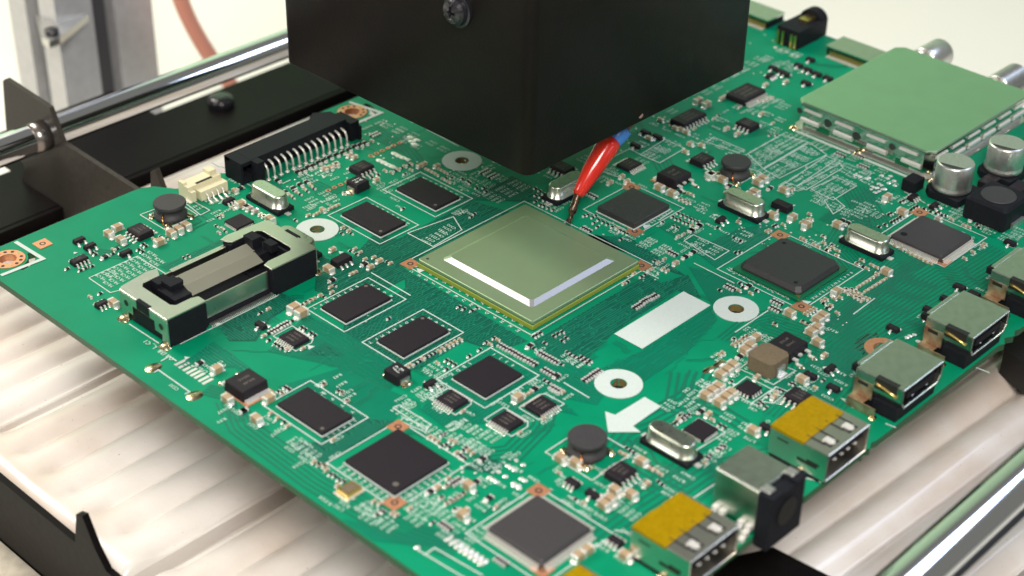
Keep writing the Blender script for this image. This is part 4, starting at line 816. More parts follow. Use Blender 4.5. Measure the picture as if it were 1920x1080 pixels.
# packages with gull-wing pins: dims along local x = pin row direction
def mk_pkg(name, L, W, H, n, mbody, pitch, ext, pw, both, mark, t):
    """pins along the long side; rows on -y and (both) +y"""
    mb = MB(); mb.cbox(-L/2, L/2, -W/2, W/2, .12, H, mbody, min(.18, H*.15), t)
    o = mb.build(name)
    if mark:
        tm = MB(); nl = 2 if W < 4 else 3
        for k in range(nl): text(''.join(tn.choice('ABCDEFGHKLMNPRSTVX0123456789') for _ in range(5 if L < 6 else 7)), 0, (k-(nl-1)/2)*W*.24, W*.13, 'X', z=H+.006, m='laser_mark', mbx=tm, up=True)
        tm.build('laser_lettering', o)
    pm = MB()
    pm.box(-pw/2, pw/2, -.02, .35, H*.45, H*.45+.16, 'lead'); pm.box(-pw/2, pw/2, .33, .5, .1, H*.45+.16, 'lead'); pm.box(-pw/2, pw/2, .48, .48+ext, .06, .22, 'lead'); pm.blob(0, .45+ext*.8, pw*.75, ext*.75, .22, 'solder', 6)
    if n <= 16:
        me = pm.mesh('pin')
        for sd in ((-1, 1) if both else (-1,)):
            for k in range(n):
                p = put('pin', me, o, ((k-(n-1)/2)*pitch, sd*W/2, 0), 0 if sd > 0 else 180)
    else:
        for sd in (-1, 1):
            al = MB()
            for k in range(n):
                xx = (k-(n-1)/2)*pitch
                for x0, x1, y0, y1, z0, z1 in ((-pw/2, pw/2, -.02, .3, H*.5, H*.5+.12), (-pw/2, pw/2, .28, .42, .1, H*.5+.12), (-pw/2, pw/2, .4, .4+ext, .05, .18)):
                    al.box(xx+x0, xx+x1, sd*(W/2)+(y0 if sd > 0 else -y1), sd*(W/2)+(y1 if sd > 0 else -y0), z0, z1, 'lead')
            al.build('pin', o, kind='stuff')
    return o
pkg = Kind(mk_pkg)
SO8 = ('small_chip', 5.2, 4.2, 1.6, 4, 'epoxy', 1.27, .7, .42, True, True, .12)
SO14 = ('small_chip', 9.6, 5.0, 1.7, 7, 'epoxy', 1.3, .7, .42, True, True, .12)
SSOPL = ('small_chip', 9.6, 6.6, 1.8, 14, 'epoxy', .66, .8, .26, True, True, .12)
TS16 = ('small_chip', 5.2, 4.4, 1.0, 8, 'epoxy', .65, .6, .26, True, True, .08)
SOT6 = ('small_chip', 3.0, 1.7, 1.15, 3, 'epoxy', .95, .35, .38, True, False, .08)
SO4 = ('small_chip', 4.0, 2.2, 1.2, 4, 'epoxy', .95, .4, .36, True, True, .08)
def mk_sot(L, W, H, n1, n2):
    mb = MB(); mb.cbox(-L/2, L/2, -W/2, W/2, .15, H, 'epoxy', .1, .1); o = mb.build('transistor')
    pm = MB(); pm.box(-.22, .22, -.02, .3, .35, .5, 'lead'); pm.box(-.22, .22, .28, .4, .08, .5, 'lead'); pm.blob(0, .62, .42, .5, .36, 'solder', 8); me = pm.mesh('pin')
    for n, sd in ((n1, -1), (n2, 1)):
        for k in range(n): put('pin', me, o, ((k-(n-1)/2)*(L*.62/(max(n, 2)-1)), sd*W/2, 0), 0 if sd > 0 else 180)
    return o
sot = Kind(mk_sot)
def P(kindobj, key, px, py, rot, z=1.0, label=None):
    x, y = B(px, py, z); return kindobj(key, x, y, rot, label)
# rotation: 0 = pins on the -Y/+Y sides, 90 = pins on the -X/+X sides
P(pkg, SO8, 262, 429, 90, 1.6); P(pkg, SO8, 678, 310, 0, 1.6); P(pkg, SO8, 1402, 229, 90, 1.6); P(pkg, SO8, 1316.7, 295, 0, 1.6); P(pkg, SO8, 1055, 311, 90, 1.6); P(pkg, SO8, 1164, 881, 0, 1.6)
P(pkg, SO14, 1291, 217, 0, 1.7); P(pkg, SSOPL, 1399, 171, 0, 1.8); P(pkg, TS16, 1180, 306, 0, 1.0)
P(pkg, TS16, 551, 631, 90, 1.0); P(pkg, TS16, 848, 746.5, 90, 1); P(pkg, TS16, 951, 786, 90, 1); P(pkg, TS16, 1014.4, 757.5, 0, 1); P(pkg, SO8, 1499, 742, 90, 1.3)
for p, r_ in (((148,484.5),0), ((428.7,373),0), ((1074,901),90), ((1712,366),0), ((1498,748),90), ((1155,1010),90), ((190,566),0)):
    if p != (1498,748): P(pkg, SOT6 if p != (148,484.5) else SO4, *p, r_, 1.1)
for p, r_, k in (((148,447.5),0,(2,1)), ((168,458.5),0,(2,1)), ((235.5,471),0,(1,2)), ((489,606.5),90,(2,1)), ((806,715.5),0,(2,1)), ((1352,409),0,(2,1)), ((1752,382.5),0,(2,1)), ((1895,452),90,(2,1)),
    ((1520,701),90,(2,1)), ((1557,688),0,(2,1)), ((1563,724),90,(2,1)), ((1438,798),90,(1,2)), ((1111,923),90,(2,1)), ((1675,612.5),90,(2,1)), ((1800,535),90,(2,1)), ((1827,548),90,(1,2)), ((1743,578),90,(2,1)), ((1775,558),90,(2,1)),
    ((1211,246),90,(1,2)), ((1233,254),90,(2,1)), ((1192,270),90,(2,1)), ((1444,139),0,(3,1)), ((1450,125),90,(2,1)), ((1465,132),90,(2,1)), ((1472,136),90,(2,1)), ((1498,120),90,(1,1)), ((1515,128),90,(1,2)), ((1532,136),90,(1,1)), ((1553,144),90,(1,1)),
    ((1520,109),90,(1,1)), ((1512,153),90,(2,1)), ((1340,1000-160),90,(1,1)), ((1740,590),90,(1,1))):
    if p in ((1340,840),): continue
    L = 2.9 if p[1] > 130 else 2.6
    P(sot, (L, 1.5, 1.1)+k, *p, r_, 1.0)
P(sot, (4.6, 2.6, 1.6, 3, 1), 640, 484, 0, 1.4); P(sot, (4.8, 2.7, 1.7, 3, 1), 1467, 382, 90, 1.5)

# flat packages with pins on four sides
def mk_quad(name, L, W, H, n1, n2, mb_, pitch, ext, pw, corner, t, dots):
    mb = MB(); mb.cbox(-L/2, L/2, -W/2, W/2, .12, H, mb_, corner, t); o = mb.build(name)
    for sx, sy, n, half in ((1,0,n1,L/2), (-1,0,n1,L/2), (0,1,n2,W/2), (0,-1,n2,W/2)):
        al = MB()
        for k in range(n):
            c = (k-(n-1)/2)*pitch
            for q0, q1, z0, z1 in ((-.02, ext*.3, H*.42, H*.42+.13), (ext*.25, ext*.45, .12, H*.42+.13), (ext*.4, ext, .05, .18)):
                a, b_ = half+q0, half+q1
                if sx: al.box(min(sx*a, sx*b_), max(sx*a, sx*b_), c-pw/2, c+pw/2, z0, z1, 'lead')
                else: al.box(c-pw/2, c+pw/2, min(sy*a, sy*b_), max(sy*a, sy*b_), z0, z1, 'lead')
        al.build('pin', o, kind='stuff')
    if dots:
        dm = MB(); [dm.prism(circ(x, y, r_, 18), H, H+.012, m) for x, y, r_, m in dots]; dm.build('pin_one_mark', o)
    return o
quad = Kind(mk_quad)
quad(('flat_pack_chip', 13.4, 13.6, 1.6, 32, 32, 'epoxy_grey', .40, 1.5, .2, .35, .1, ()), -65.0, -64.4, 0, label='large flat chip with fine silver pins on four sides at the bottom edge')
quad(('flat_pack_chip', 13.5, 13.9, 1.7, 32, 32, 'epoxy_grey', .40, 1.4, .2, .35, .1, ((-4.3, 4.8, .85, 'plastic_black'),)), 74.6, -58.9, 0, label='flat chip with fine silver pins beside the can capacitors at right')
QN = ('leadless_chip', 5.0, 5.0, 1.0, 10, 10, 'epoxy', .42, .35, .2, .12, .02, ())
x, y = B(448.5, 413.5, 1); quad(QN, x, y, 0); x, y = B(1314, 803, 1); quad(QN, x, y, 0)
for p in ((1404.5, 725),): x, y = B(*p, 1.2); quad(('leadless_chip', 3.9, 3.9, 1.2, 4, 4, 'epoxy', .85, .45, .4, .1, .02, ()), x, y, 0)

# area-array packages
def mk_array_chip(name, L, W, z0, H, mbody, sub, dots, c):
    o = MB().cbox(-L/2, L/2, -W/2, W/2, z0, H, mbody, c).build(name)
    if sub:
        e = .22; MB().box(-L/2-e, L/2+e, -W/2-e, W/2+e, .28, z0-.02, 'silk').build('package_base', o)
    if dots: dm = MB(); [dm.prism(circ(x, y, r_, 16), H, H+.01, 'laser_mark') for x, y, r_ in dots]; dm.build('pin_one_mark', o)
    return o
ac = Kind(mk_array_chip)
MEMX = ('memory_chip', 13.1, 8.0, .5, 1.25, 'epoxy', True, ((5.6, 3.1, .42),), .1)
MEMY = ('memory_chip', 13.6, 8.0, .5, 1.25, 'epoxy', True, ((-5.7, 3.0, .42),), .1)
ac(MEMX, -38.9, 14.4, 0, 'black memory chip nearest the card slot'); ac(MEMX, -38.8, -3.5, 0, 'black memory chip between the tantalum capacitor and the big processor')
ac(MEMY, -12.2, 38.2, 90, 'black memory chip beside the white pad behind the card slot'); ac(MEMY, 5.2, 38.0, 90, 'black memory chip below the hanging black housing'); ac(MEMY, -70.5, -8.7, 90, 'black memory chip near the lower left board edge')
ac(('array_chip', 10.8, 9.4, .5, 1.2, 'epoxy', True, (), .12), -37.9, -24.6, 0, 'nearly square black chip among three small outlined chips')
ac(('array_chip', 13.9, 13.9, .5, 1.25, 'epoxy', True, ((-5.0, -5.2, .62),), .12), -69.9, -31.7, 0, 'large square black chip with a pale dot near the lower left board edge')
ac(('array_chip', 13.0, 11.5, .5, 1.9, 'epoxy_sparkle', True, (), .12), 35.0, -1.5, 0, 'thick square black chip behind the temperature probe')
def big_array():
    cx, cy = 40.2, -43.6; o = MB().cbox(-9.4, 9.4, -9.2, 9.2, .35, .95, 'substrate_green', .12).build('array_chip', BOARD, (cx, cy, 0), label='square black chip with sloped edges on a green base')
    mb = MB(); a = 8.3; b_ = 7.7; c0 = 1.0
    def rg(h, z, c): return [(-h+c,-h,z),(h-c,-h,z),(h,-h+c,z),(h,h-c,z),(h-c,h,z),(-h+c,h,z),(-h,h-c,z),(-h,-h+c,z)]
    vs = rg(a, .95, c0) + rg(a, 1.5, c0) + rg(b_, 2.55, c0); fs = [(k+i, k+(i+1)%8, k+8+(i+1)%8, k+8+i) for k in (0, 8) for i in range(8)] + [tuple(range(16, 24))]
    mb.add(vs, fs, 'epoxy_sparkle'); m = mb.build('mould_cap', o)
    [MB().prism(circ(x, y, .5, 14), 2.55, 2.562, 'plastic_black').build('mould_mark', o) for x, y in ((-6.2, -5.8), (5.6, 6.0))]
    MB().prism([(-8.9,-8.9),(-7.6,-8.4),(-8.3,-7.5)], .95, .99, 'gold').build('corner_pad', o); MB().prism([(8.7,8.9),(8.2,8.9),(8.9,8.2)], .95, .99, 'gold').build('corner_pad', o)
big_array()
def processor():
    o = MB().cbox(-18.7, 16.6, -19.1, 16.6, .25, 1.35, 'substrate', .15).build('processor', BOARD, (0, 0, 0), label='big central processor with a bare green grey metal lid')
    MB().cbox(-18.55, 16.45, -18.95, 16.45, 1.37, 1.62, 'substrate_green', .1).build('package_base', o)
    mb = MB(); x0, x1, y0, y1 = -18.6, 16.4, -19.0, 16.4; z = 2.35; zr = 2.95
    ix0, ix1, iy0, iy1 = -14.8, 12.9, -15.2, 12.7; w_ = 1.25; r_ = .7; zr = 3.02
    def ring(a, b_, c, d, z, c_): return [(a+c_,c,z),(b_-c_,c,z),(b_,c+c_,z),(b_,d-c_,z),(b_-c_,d,z),(a+c_,d,z),(a,d-c_,z),(a,c+c_,z)]
    R0 = ring(x0, x1, y0, y1, 1.64, .4); R1 = ring(x0, x1, y0, y1, z-.08, .4); R2 = ring(x0+.12, x1-.12, y0+.12, y1-.12, z, .4); R3 = ring(ix0, ix1, iy0, iy1, z, r_); R4 = ring(ix0+w_, ix1-w_, iy0+w_, iy1-w_, zr, r_)
    vs = R0+R1+R2+R3+R4; fs = [(k+i, k+(i+1)%8, k+8+(i+1)%8, k+8+i) for k in (0, 8, 16) for i in range(8)] + [tuple(range(32, 40))]
    mb.add(vs, fs, 'chip_lid'); [mb.add([vs[q] for q in (24+i, 24+(i+1)%8, 32+(i+1)%8, 32+i)], [(0,1,2,3)], 'lid_edge_glint' if i in (7, 0, 6) else 'chip_lid') for i in range(8)]; mb.build('lid', o)  # only the near sides get the brighter edge, a painted highlight
    MB().prism(circ(-17.0, 14.9, .38, 16), z, z+.01, 'mark_dark').build('pin_one_mark', o)
processor()

# crystals in metal cans
def mk_xtal():
    o = MB().cbox(-6.0, 6.0, -2.55, 2.55, .15, 1.15, 'plastic_black', .15).build('quartz_crystal')
    L, W = 5.35, 2.05; mb = MB(); n = 10
    def stad(l, w_, z):
        pts = []
        for s_, a0 in ((1, -90), (-1, 90)):
            for k in range(n+1): a = R(a0+180*k/n); pts.append((s_*(l-w_)+w_*math.cos(a), w_*math.sin(a), z))
        return pts
    prof = [(L+.35, W+.35, 1.17), (L+.35, W+.35, 1.4), (L, W, 1.55), (L, W, 4.0), (L-.12, W-.12, 4.25), (L-.4, W-.4, 4.38)]
    vs = [v for l, w_, z in prof for v in stad(l, w_, z)]; q = 2*(n+1)
    mb.add(vs, [(k*q+i, k*q+(i+1)%q, (k+1)*q+(i+1)%q, (k+1)*q+i) for k in range(len(prof)-1) for i in range(q)], 'can', True)
    mb.add(stad(*prof[-1]), [tuple(range(q))], 'can'); mb.build('can', o)
    MB().box(-7.2, -5.9, -.6, .6, .05, .3, 'solder').build('terminal', o); MB().box(5.9, 7.2, -.6, .6, .05, .3, 'solder').build('terminal', o)
    return o
xt = Kind(mk_xtal)
for cx, cy, r_, lab in ((-24.3, 61.5, 90, 'silver crystal can beside the long black pin connector'), (-33.4, 40.8, 90, 'silver crystal can tucked behind the card slot'), (29.6, 15.2, 0, 'silver crystal can partly hidden by the red probe'), (54.0, -20.0, 90, 'silver crystal can left of the bevelled square chip'), (-29.3, -66.0, 90, 'silver crystal can right of the white arrow')):
    xt((), cx, cy, r_, lab)
x, y = B(1626, 452, 2); xt((), x, y, 90, 'silver crystal can beside the flat pinned chip at right')

# drum inductors
def mk_drum(r_, h):
    o = MB().lathe([(r_*1.0, .3), (r_*1.04, .5), (r_*1.03, 1.2), (r_*.88, 1.6), (r_*.82, h*.55), (r_*.88, h-1.3), (r_, h-.95), (r_*1.03, h-.7), (r_*1.03, h-.2), (r_*.99, h)], 'ferrite', 40).build('power_inductor')
    me = MB().box(-.9, .9, -.7, .7, .05, .6, 'solder_flux').blob(.3, .2, 1.2, 1.0, .85, 'solder_flux').mesh('terminal')
    for k in range(4): a = R(45+90*k); put('terminal', me, o, (r_*1.12*math.cos(a), r_*1.12*math.sin(a), 0), 90*k)
    MB().tube([(-r_*.80, -r_*.35, 2.4), (-r_*.98, -r_*.5, 1.5), (-r_*1.1, -r_*.7, .6)], .2, 'copper_wire', 6).build('wire_end', o); return o
drum = Kind(mk_drum)
for p, lab in (((317.6,377.7), 'round dark drum inductor near the upper left corner of the board'), ((1380.7,301), 'round dark drum inductor in front of the metal tuner box'), ((1101.7,817), 'round dark drum inductor at the tip of the white arrow')):
    x, y = B(*p, 4.2); drum((3.75 if p[0] != 1380.7 else 3.6, 4.2), x, y, 0, lab)

# power transistors with metal tab
def mk_dpak():
    o = MB().cbox(-3.3, 3.3, -3.1, 3.1, .3, 2.7, 'epoxy', .2, .15).build('power_transistor')
    tm = MB()
    for k in range(2): text(('E0L4F', 'N06C')[k], 0, .9-k*1.6, .7, 'X', z=2.706, m='laser_mark', mbx=tm, up=True)
    tm.build('laser_lettering', o)
    MB().box(-3.0, 3.0, 3.15, 4.2, .15, .7, 'solder').build('tab', o); MB().box(-3.6, 3.6, -2.6, 4.6, .03, .14, 'copper').build('heat_pad', o)
    me = MB().box(-.4, .4, -.9, 0, 1.0, 1.3, 'lead').box(-.4, .4, -1.2, -.9, .2, 1.3, 'lead').box(-.4, .4, -2.3, -1.15, .1, .35, 'lead').blob(0, -2.4, .7, .8, .35, 'solder_flux').mesh('pin')
    for xx in (-2.2, 2.2): put('pin', me, o, (xx, -3.1, 0))
    MB().box(-.4, .4, -3.7, -3.0, .9, 1.3, 'lead').build('stub_pin', o); return o
dp = Kind(mk_dpak)
dp((), -75.1, 7.0, 180, 'thick black power transistor near the lower left board edge, shiny tab facing down'); dp((), 53.3, 1.0, 0, 'black power transistor with bent silver legs behind the middle of the board'); dp((), 13.7, -62.1, 0, 'black power transistor with bent silver legs beside the brown inductor')
# brown moulded inductor
def brown():
    x, y = B(1440, 676, 2.0); o = MB().prism([(-3.3,-2.3),(-2.3,-3.3),(2.5,-3.3),(3.3,-2.3),(3.3,2.2),(2.3,3.3),(-2.5,3.3),(-3.3,2.3)], .25, 3.7, 'ceramic_olive').build('moulded_inductor', BOARD, (x, y, 0), label='brown moulded block inductor with silver end clips')
    me = MB().box(-1.3, 1.3, -.25, 0, .1, 2.2, 'tin').box(-1.3, 1.3, -1.0, 0, .06, .3, 'solder').mesh('end_clip')
    put('end_clip', me, o, (0, -3.32, 0)); put('end_clip', me, o, (0, 3.32, 0), 180)
brown()
# tantalum capacitors
def mk_tant(word):
    o = MB().cbox(-2.0, 2.0, -2.1, 2.1, .2, 2.5, 'epoxy', .12, .1).build('tantalum_capacitor')
    tm = MB(); text(word[0], 0, -.8, .95, 'X', z=2.506, m='silk', mbx=tm); text(word[1], 0, .55, .95, 'X', z=2.506, m='silk', mbx=tm); tm.build('printed_code', o)
    me = MB().box(-1.2, 1.2, -.35, 0, .1, 1.3, 'tin').blob(0, -.7, 1.5, .8, .5, 'solder_flux').mesh('end_clip')
    put('end_clip', me, o, (0, -2.1, 0)); put('end_clip', me, o, (0, 2.1, 0), 180); return o
ta = Kind(mk_tant)
x, y = B(671, 345, 1.4); ta((('E-J', 'A1'),), x, y, -90, 'small black block capacitor with white print beside a row of copper holes')
x, y = B(745, 700, 1.4); ta((('E-J', '67'),), x, y, 0, 'small black block capacitor with white print below the memory chips')
# oscillator
x, y = B(655, 916, .8); o = MB().cbox(-2.0, 2.0, -1.5, 1.5, .15, 1.0, 'gold', .15).build('oscillator', BOARD, (x, y, 0), label='tiny gold rimmed oscillator at the lower left board edge'); MB().box(-1.4, 1.4, -.95, .95, 1.003, 1.02, 'ceramic_olive').build('lid', o); MB().box(-2.5, 2.5, -1.9, 1.9, .05, .15, 'solder').build('pad', o)

# electrolytic capacitors
def mk_elco():
    o = MB().prism([(-5.0,-5.0),(5.0,-5.0),(5.0,3.2),(3.2,5.0),(-3.2,5.0),(-5.0,3.2)], .2, 2.0, 'plastic_black').build('electrolytic_capacitor')
    MB().lathe([(4.3, 2.02), (4.75, 2.4), (4.75, 3.1), (4.45, 3.5), (4.5, 3.9), (4.55, 8.9), (4.35, 9.3), (4.1, 9.35)], 'tin', 44).build('can', o)
    m = MB(); a0, a1 = 142, 252; m.prism([(4.05*math.cos(R(a)), 4.05*math.sin(R(a))) for a in range(a0, a1+1, 8)], 9.352, 9.37, 'mark_dark'); m.build('polarity_mark', o)
    MB().box(-.5, .5, -6.6, -4.9, .05, .4, 'tin').build('terminal', o); return o
el = Kind(mk_elco)
x, y = B(1793, 302, 9.4); el((), x, y, 0, 'silver can capacitor with a dark half moon mark, in front of the tuner box corner'); x, y = B(1890, 267, 9.4); el((), x, y, 0, 'silver can capacitor farther right, next to the tuner box side')
# boxed inductor
def boxed():
    x, y = B(1873, 366, 6); o = MB().cbox(-6.0, 6.0, -5.6, 5.6, .5, 6.0, 'plastic_black', .6, .1).build('shielded_inductor', BOARD, (x, y, 0), label='black square inductor with a round core at the right edge')
    MB().lathe([(4.2, 6.02), (4.1, 6.18), (3.9, 6.25)], 'ferrite', 32).build('core', o); MB().box(-2.6, 2.6, -6.3, -5.62, .05, 1.6, 'tin').build('terminal', o)
boxed()
x, y = B(1712, 343, 1.8); MB().cbox(-2.3, 2.3, -1.8, 1.8, .2, 3.2, 'plastic_black', .12).build('small_inductor', BOARD, (x, y, 0))
x, y = B(1855, 340, 1.5); MB().cbox(-2.6, 2.6, -1.8, 1.8, .2, 2.2, 'epoxy', .2).build('diode', BOARD, (x, y, 0)); x, y = B(1912, 352, 1.5); MB().cbox(-2.6, 2.6, -1.8, 1.8, .2, 2.2, 'epoxy', .2).build('diode', BOARD, (x, y, 0))

# loose solder pads
PD = MB()
for p in Z45(200,540,[(620,632),(652,655),(688,678),(718,702),(752,722),(785,742),(820,768),(852,790)]): x, y = B(*p); PD.box(x-1.3, x+1.3, y-.35, y+.35, .02, .1, 'solder')
for p in Z45(200,540,[(395,672),(745,908)]): x, y = B(*p); PD.blob(x, y, 1.9, 1.5, .35, 'solder_flux', 12)
for p in Z45(600,180,[(505,545),(540,562),(575,580),(610,595),(632,488),(665,505),(698,520),(732,535),(775,385),(800,410),(765,350),(820,372)]): x, y = B(*p); PD.blob(x, y, .8, 1.3, .2, 'solder')
for p in Z45(800,840,[(185,770),(228,798),(270,826),(312,855),(355,880),(397,908),(438,936),(478,965)]): x, y = B(*p); PD.blob(x, y, 1.3, .62, .25, 'solder')
for p in Z45(1260,580,[(400,460),(310,510)]): x, y = B(*p); PD.blob(x, y, 1.9, .9, .3, 'solder_flux', 10)
for p in [(783,1027),(1590,285),(1600,290),(1655,355),(1640,352),(1648,345),(1636,350),(1700,305),(1685,312),(1670,330),(1706,690-60),(1715,628),(1722,640),(1700,633)] + Z45(1600,300,[(150,250),(205,235),(265,245),(220,265),(185,275),(240,215),(15,125),(55,140),(110,155),(130,150),(240,130),(290,155),(345,175),(300,195),(350,215)]) + Z45(1400,0,[(245,400),(290,420),(338,438),(387,458),(433,475)]) + Z45(580,780,[(1110,690)]):
    x, y = B(*p); PD.blob(x, y, .62, .62, .22, 'solder', 8)
for p in Z45(800,840,[(755,105),(815,143),(745,188),(685,150),(605,200),(665,240),(530,250),(562,268),(593,287),(715,168),(735,300),(775,318),(800,260),(830,275),(740,320),(780,340)]): x, y = B(*p); PD.blob(x, y, .55, .55, .18, 'solder', 8)
pr = random.Random(9)
for ox, oy, sx, sy, n in ((700,260,90,40,40), (860,330,80,30,50), (1180,260,60,30,16), (1340,250,120,40,20), (1400,440,40,20,12), (560,330,60,30,14), (1500,450,60,30,20), (1560,600,30,10,8), (690,590+10,60,10,6), (1205,520,30,8,14), (1370,425,60,20,12), (1600,310,100,30,26), (1440,100,60,40,18), (870,870,60,30,14), (1640,395,60,20,10), (610,320,50,15,10), (1100,430,60,15,18)):
    for i in range(n):
        x, y = B(ox+pr.uniform(-sx, sx), oy+pr.uniform(-sy, sy)); PD.blob(x, y, .3, .3, .1, 'solder', 6)
PD.build('solder_pad', BOARD, kind='stuff')

# ------------------------------------------------------------------ card slot (left)
def card_slot():
    root = bpy.data.objects.new('card_slot', None); COL.objects.link(root); root.parent = BOARD; root['label'] = 'long metal framed card slot with black plastic ends'
    z1 = 7.0
    def bracket(x_out, x_in, sgn, side):
        mb = MB(); t = .35
        # top plate: U open towards the middle
        xa, xb = (x_out, x_in) if sgn > 0 else (x_in, x_out)
        e = x_out+sgn*4.0
        P = [(x_out, 30.0), (x_in, 30.0), (x_in, 32.6), (x_in-sgn*1.6, 33.2), (e+sgn*.8, 33.2), (e, 34.2), (e, 43.8), (e+sgn*.8, 44.8), (x_in-sgn*1.0, 44.8), (x_in+sgn*.3, 47.6), (x_in-sgn*2, 48.2), (x_out+sgn*1, 47.2), (x_out, 46.6)]
        if sgn < 0: P = P[::-1]
        mb.prism(P, z1-t, z1, 'shell_grey')
        # outer wall with two feet and a window
        xo0, xo1 = (x_out-.02, x_out+t) if sgn > 0 else (x_out-t, x_out+.02)
        for y0, y1, za, zb in ((30.0, 34.6, 2.3, z1-t-.01), (42.4, 46.6, 2.3, z1-t-.01), (34.6, 42.4, 4.6, z1-t-.012), (30.0, 32.2, .1, 2.3), (44.2, 46.6, .1, 2.3)):
            mb.box(xo0, xo1, y0, y1, za, zb, 'shell_grey')
        b = mb.build('metal_bracket', root, bev=.07); MB().box(min(xo0, xo1)-.06, max(xo0, xo1)+.5, 36.2, 40.6, 4.75, z1+.03, 'plastic_black').build('end_tab', root)
        for yy in (31.0, 45.6): MB().blob(x_out-sgn*.3, yy, 1.5, 1.6, .8, 'solder_flux', 12).build('solder_joint', root)
        for yy, zz in ((32.3, 4.2), (44.5, 4.4)):
            n = 14; xf = x_out-sgn*.05; vs = [(xf, yy+.75*math.cos(2*math.pi*k/n), zz+.75*math.sin(2*math.pi*k/n)) for k in range(n)]
            MB().add(vs, [tuple(range(n))], 'hole_shade').build('rivet_hole', root)
        pb = MB(); lo, hi = min(x_out+sgn*.4, x_in-sgn*.2), max(x_out+sgn*.4, x_in-sgn*.2)
        pb.box(lo, hi, 29.8, 32.4, .6, z1-.5, 'plastic_black'); pb.box(lo+.6, hi-.6, 29.7, 32.4, .05, .6, 'plastic_black'); pb.box(lo, hi, 44.6, 47.2, .1, z1-.5, 'plastic_black')
        pb.box(min(x_out+sgn*.4, x_out+sgn*3.6), max(x_out+sgn*.4, x_out+sgn*3.6), 32.5, 44.5, .4, 6.3, 'plastic_black')
        pb.box(min(x_out+sgn*3.0, x_in), max(x_out+sgn*3.0, x_in), 32.5, 44.5, .2, 1.6, 'plastic_black')
        pb.build('end_block', root)
    bracket(-77.1, -66.9, 1, 0); bracket(-36.4, -49.2, -1, 1)
    la = MB(); la.box(-71.0, -66.6, 35.4, 41.6, 1.6, 6.4, 'plastic_black'); la.box(-70.6, -67.2, 41.6, 44.4, 1.6, 7.4, 'plastic_black'); la.box(-69.6, -66.4, 38.6, 42.0, 6.4, 7.8, 'plastic_black'); la.box(-67.6, -65.2, 40.2, 41.8, 5.8, 6.9, 'plastic_black'); la.build('latch', root)
    lb = MB(); lb.box(-46.0, -41.6, 38.4, 44.4, 1.6, 5.4, 'plastic_black'); lb.box(-45.6, -43.0, 41.0, 44.2, 5.4, 8.0, 'plastic_black'); lb.box(-43.6, -41.6, 37.0, 39.8, 5.4, 7.4, 'plastic_black'); lb.box(-41.4, -40.8, 33.4, 44.6, 1.6, 6.0, 'plastic_black'); lb.build('latch', root)
    def sheet(name, y0, z0, y1, z1_, x0, x1, m='shell_grey', th=.3):
        mb = MB(); d = Vector((0, y1-y0, z1_-z0)).normalized(); nn = Vector((0, -d.z, d.y))*th
        a = [(x0,y0,z0),(x1,y0,z0),(x1,y1,z1_),(x0,y1,z1_)]; b_ = [(p[0], p[1]+nn.y, p[2]+nn.z) for p in a]
        mb.add(a+b_, [(0,1,2,3),(7,6,5,4),(0,4,5,1),(1,5,6,2),(2,6,7,3),(3,7,4,0)], m); mb.build(name, root, bev=.1)
    sheet('guide_strip', 37.0, 4.2, 40.0, 5.4, -65.4, -46.0, 'strip_metal'); sheet('guide_strip', 40.2, 5.0, 43.4, 5.9, -65.0, -45.4, 'strip_metal')
    MB().box(-66.7, -49.4, 31.2, 31.6, 1.5, 6.0, 'shell_grey').build('side_rail', root, bev=.12); 
    MB().box(-66.9, -47.2, 46.2, 46.6, 2.0, 5.6, 'shell_grey').box(-64, -49.5, 45.6, 46.9, 5.6, 5.9, 'shell_grey').build('side_rail', root)
    MB().box(-66.8, -49.3, 30.9, 45.4, .1, 1.4, 'plastic_black').build('floor', root)
    cm = MB()
    for i in range(42): xx = -66+i*.44; cm.box(xx, xx+.16, 30.0, 31.2, .06, .5, 'tin'); cm.box(xx, xx+.16, 29.75, 30.0, .06, .2, 'lead')
    cm.build('contact_row', root, kind='stuff')
card_slot()

# ------------------------------------------------------------------ long pin connector and cream connector (top left)
def pin_header():
    root = bpy.data.objects.new('pin_connector', None); COL.objects.link(root); root.parent = BOARD; root['label'] = 'long black connector with a row of bent silver pins'
    mb = MB()
    mb.prism([(-20.3, 73.2), (10.4, 73.2), (10.4, 79.2), (6.5, 81.6), (3.6, 79.6), (-20.3, 79.6)], 3.4, 5.9, 'plastic_black')
    mb.box(-20.3, 10.4, 75.0, 79.5, .2, 3.3, 'plastic_black')
    mb.box(-20.3, -18.2, 70.6, 75.0, .1, 5.85, 'plastic_black'); mb.box(10.4, 13.2, 71.5, 78.4, .1, 5.2, 'plastic_black'); mb.box(12.4, 13.4, 70.8, 74.0, .1, 3.8, 'plastic_black')
    mb.box(-23.4, -20.35, 77.6, 79.6, .1, 5.8, 'plastic_black'); mb.box(-23.4, -20.35, 73.0, 77.6, .1, 2.0, 'plastic_black'); mb.box(-23.4, -20.35, 73.0, 79.6, 4.9, 5.9, 'plastic_black'); mb.box(-23.4, -22.7, 73.2, 77.6, 2.0, 4.9, 'plastic_black')
    mb.build('housing', root)
    me = MB().tube([(0, 3.6, 3.9), (0, 1.6, 3.9), (0, .5, 3.5), (0, .1, 2.6), (0, 0, .1)], .3, 'lead', 8).blob(0, -.1, .65, .65, .45, 'solder', 8).mesh('pin')
    for i in range(14): put('pin', me, root, (-16.9+i*(25.5/13), 71.1, 0))
pin_header()
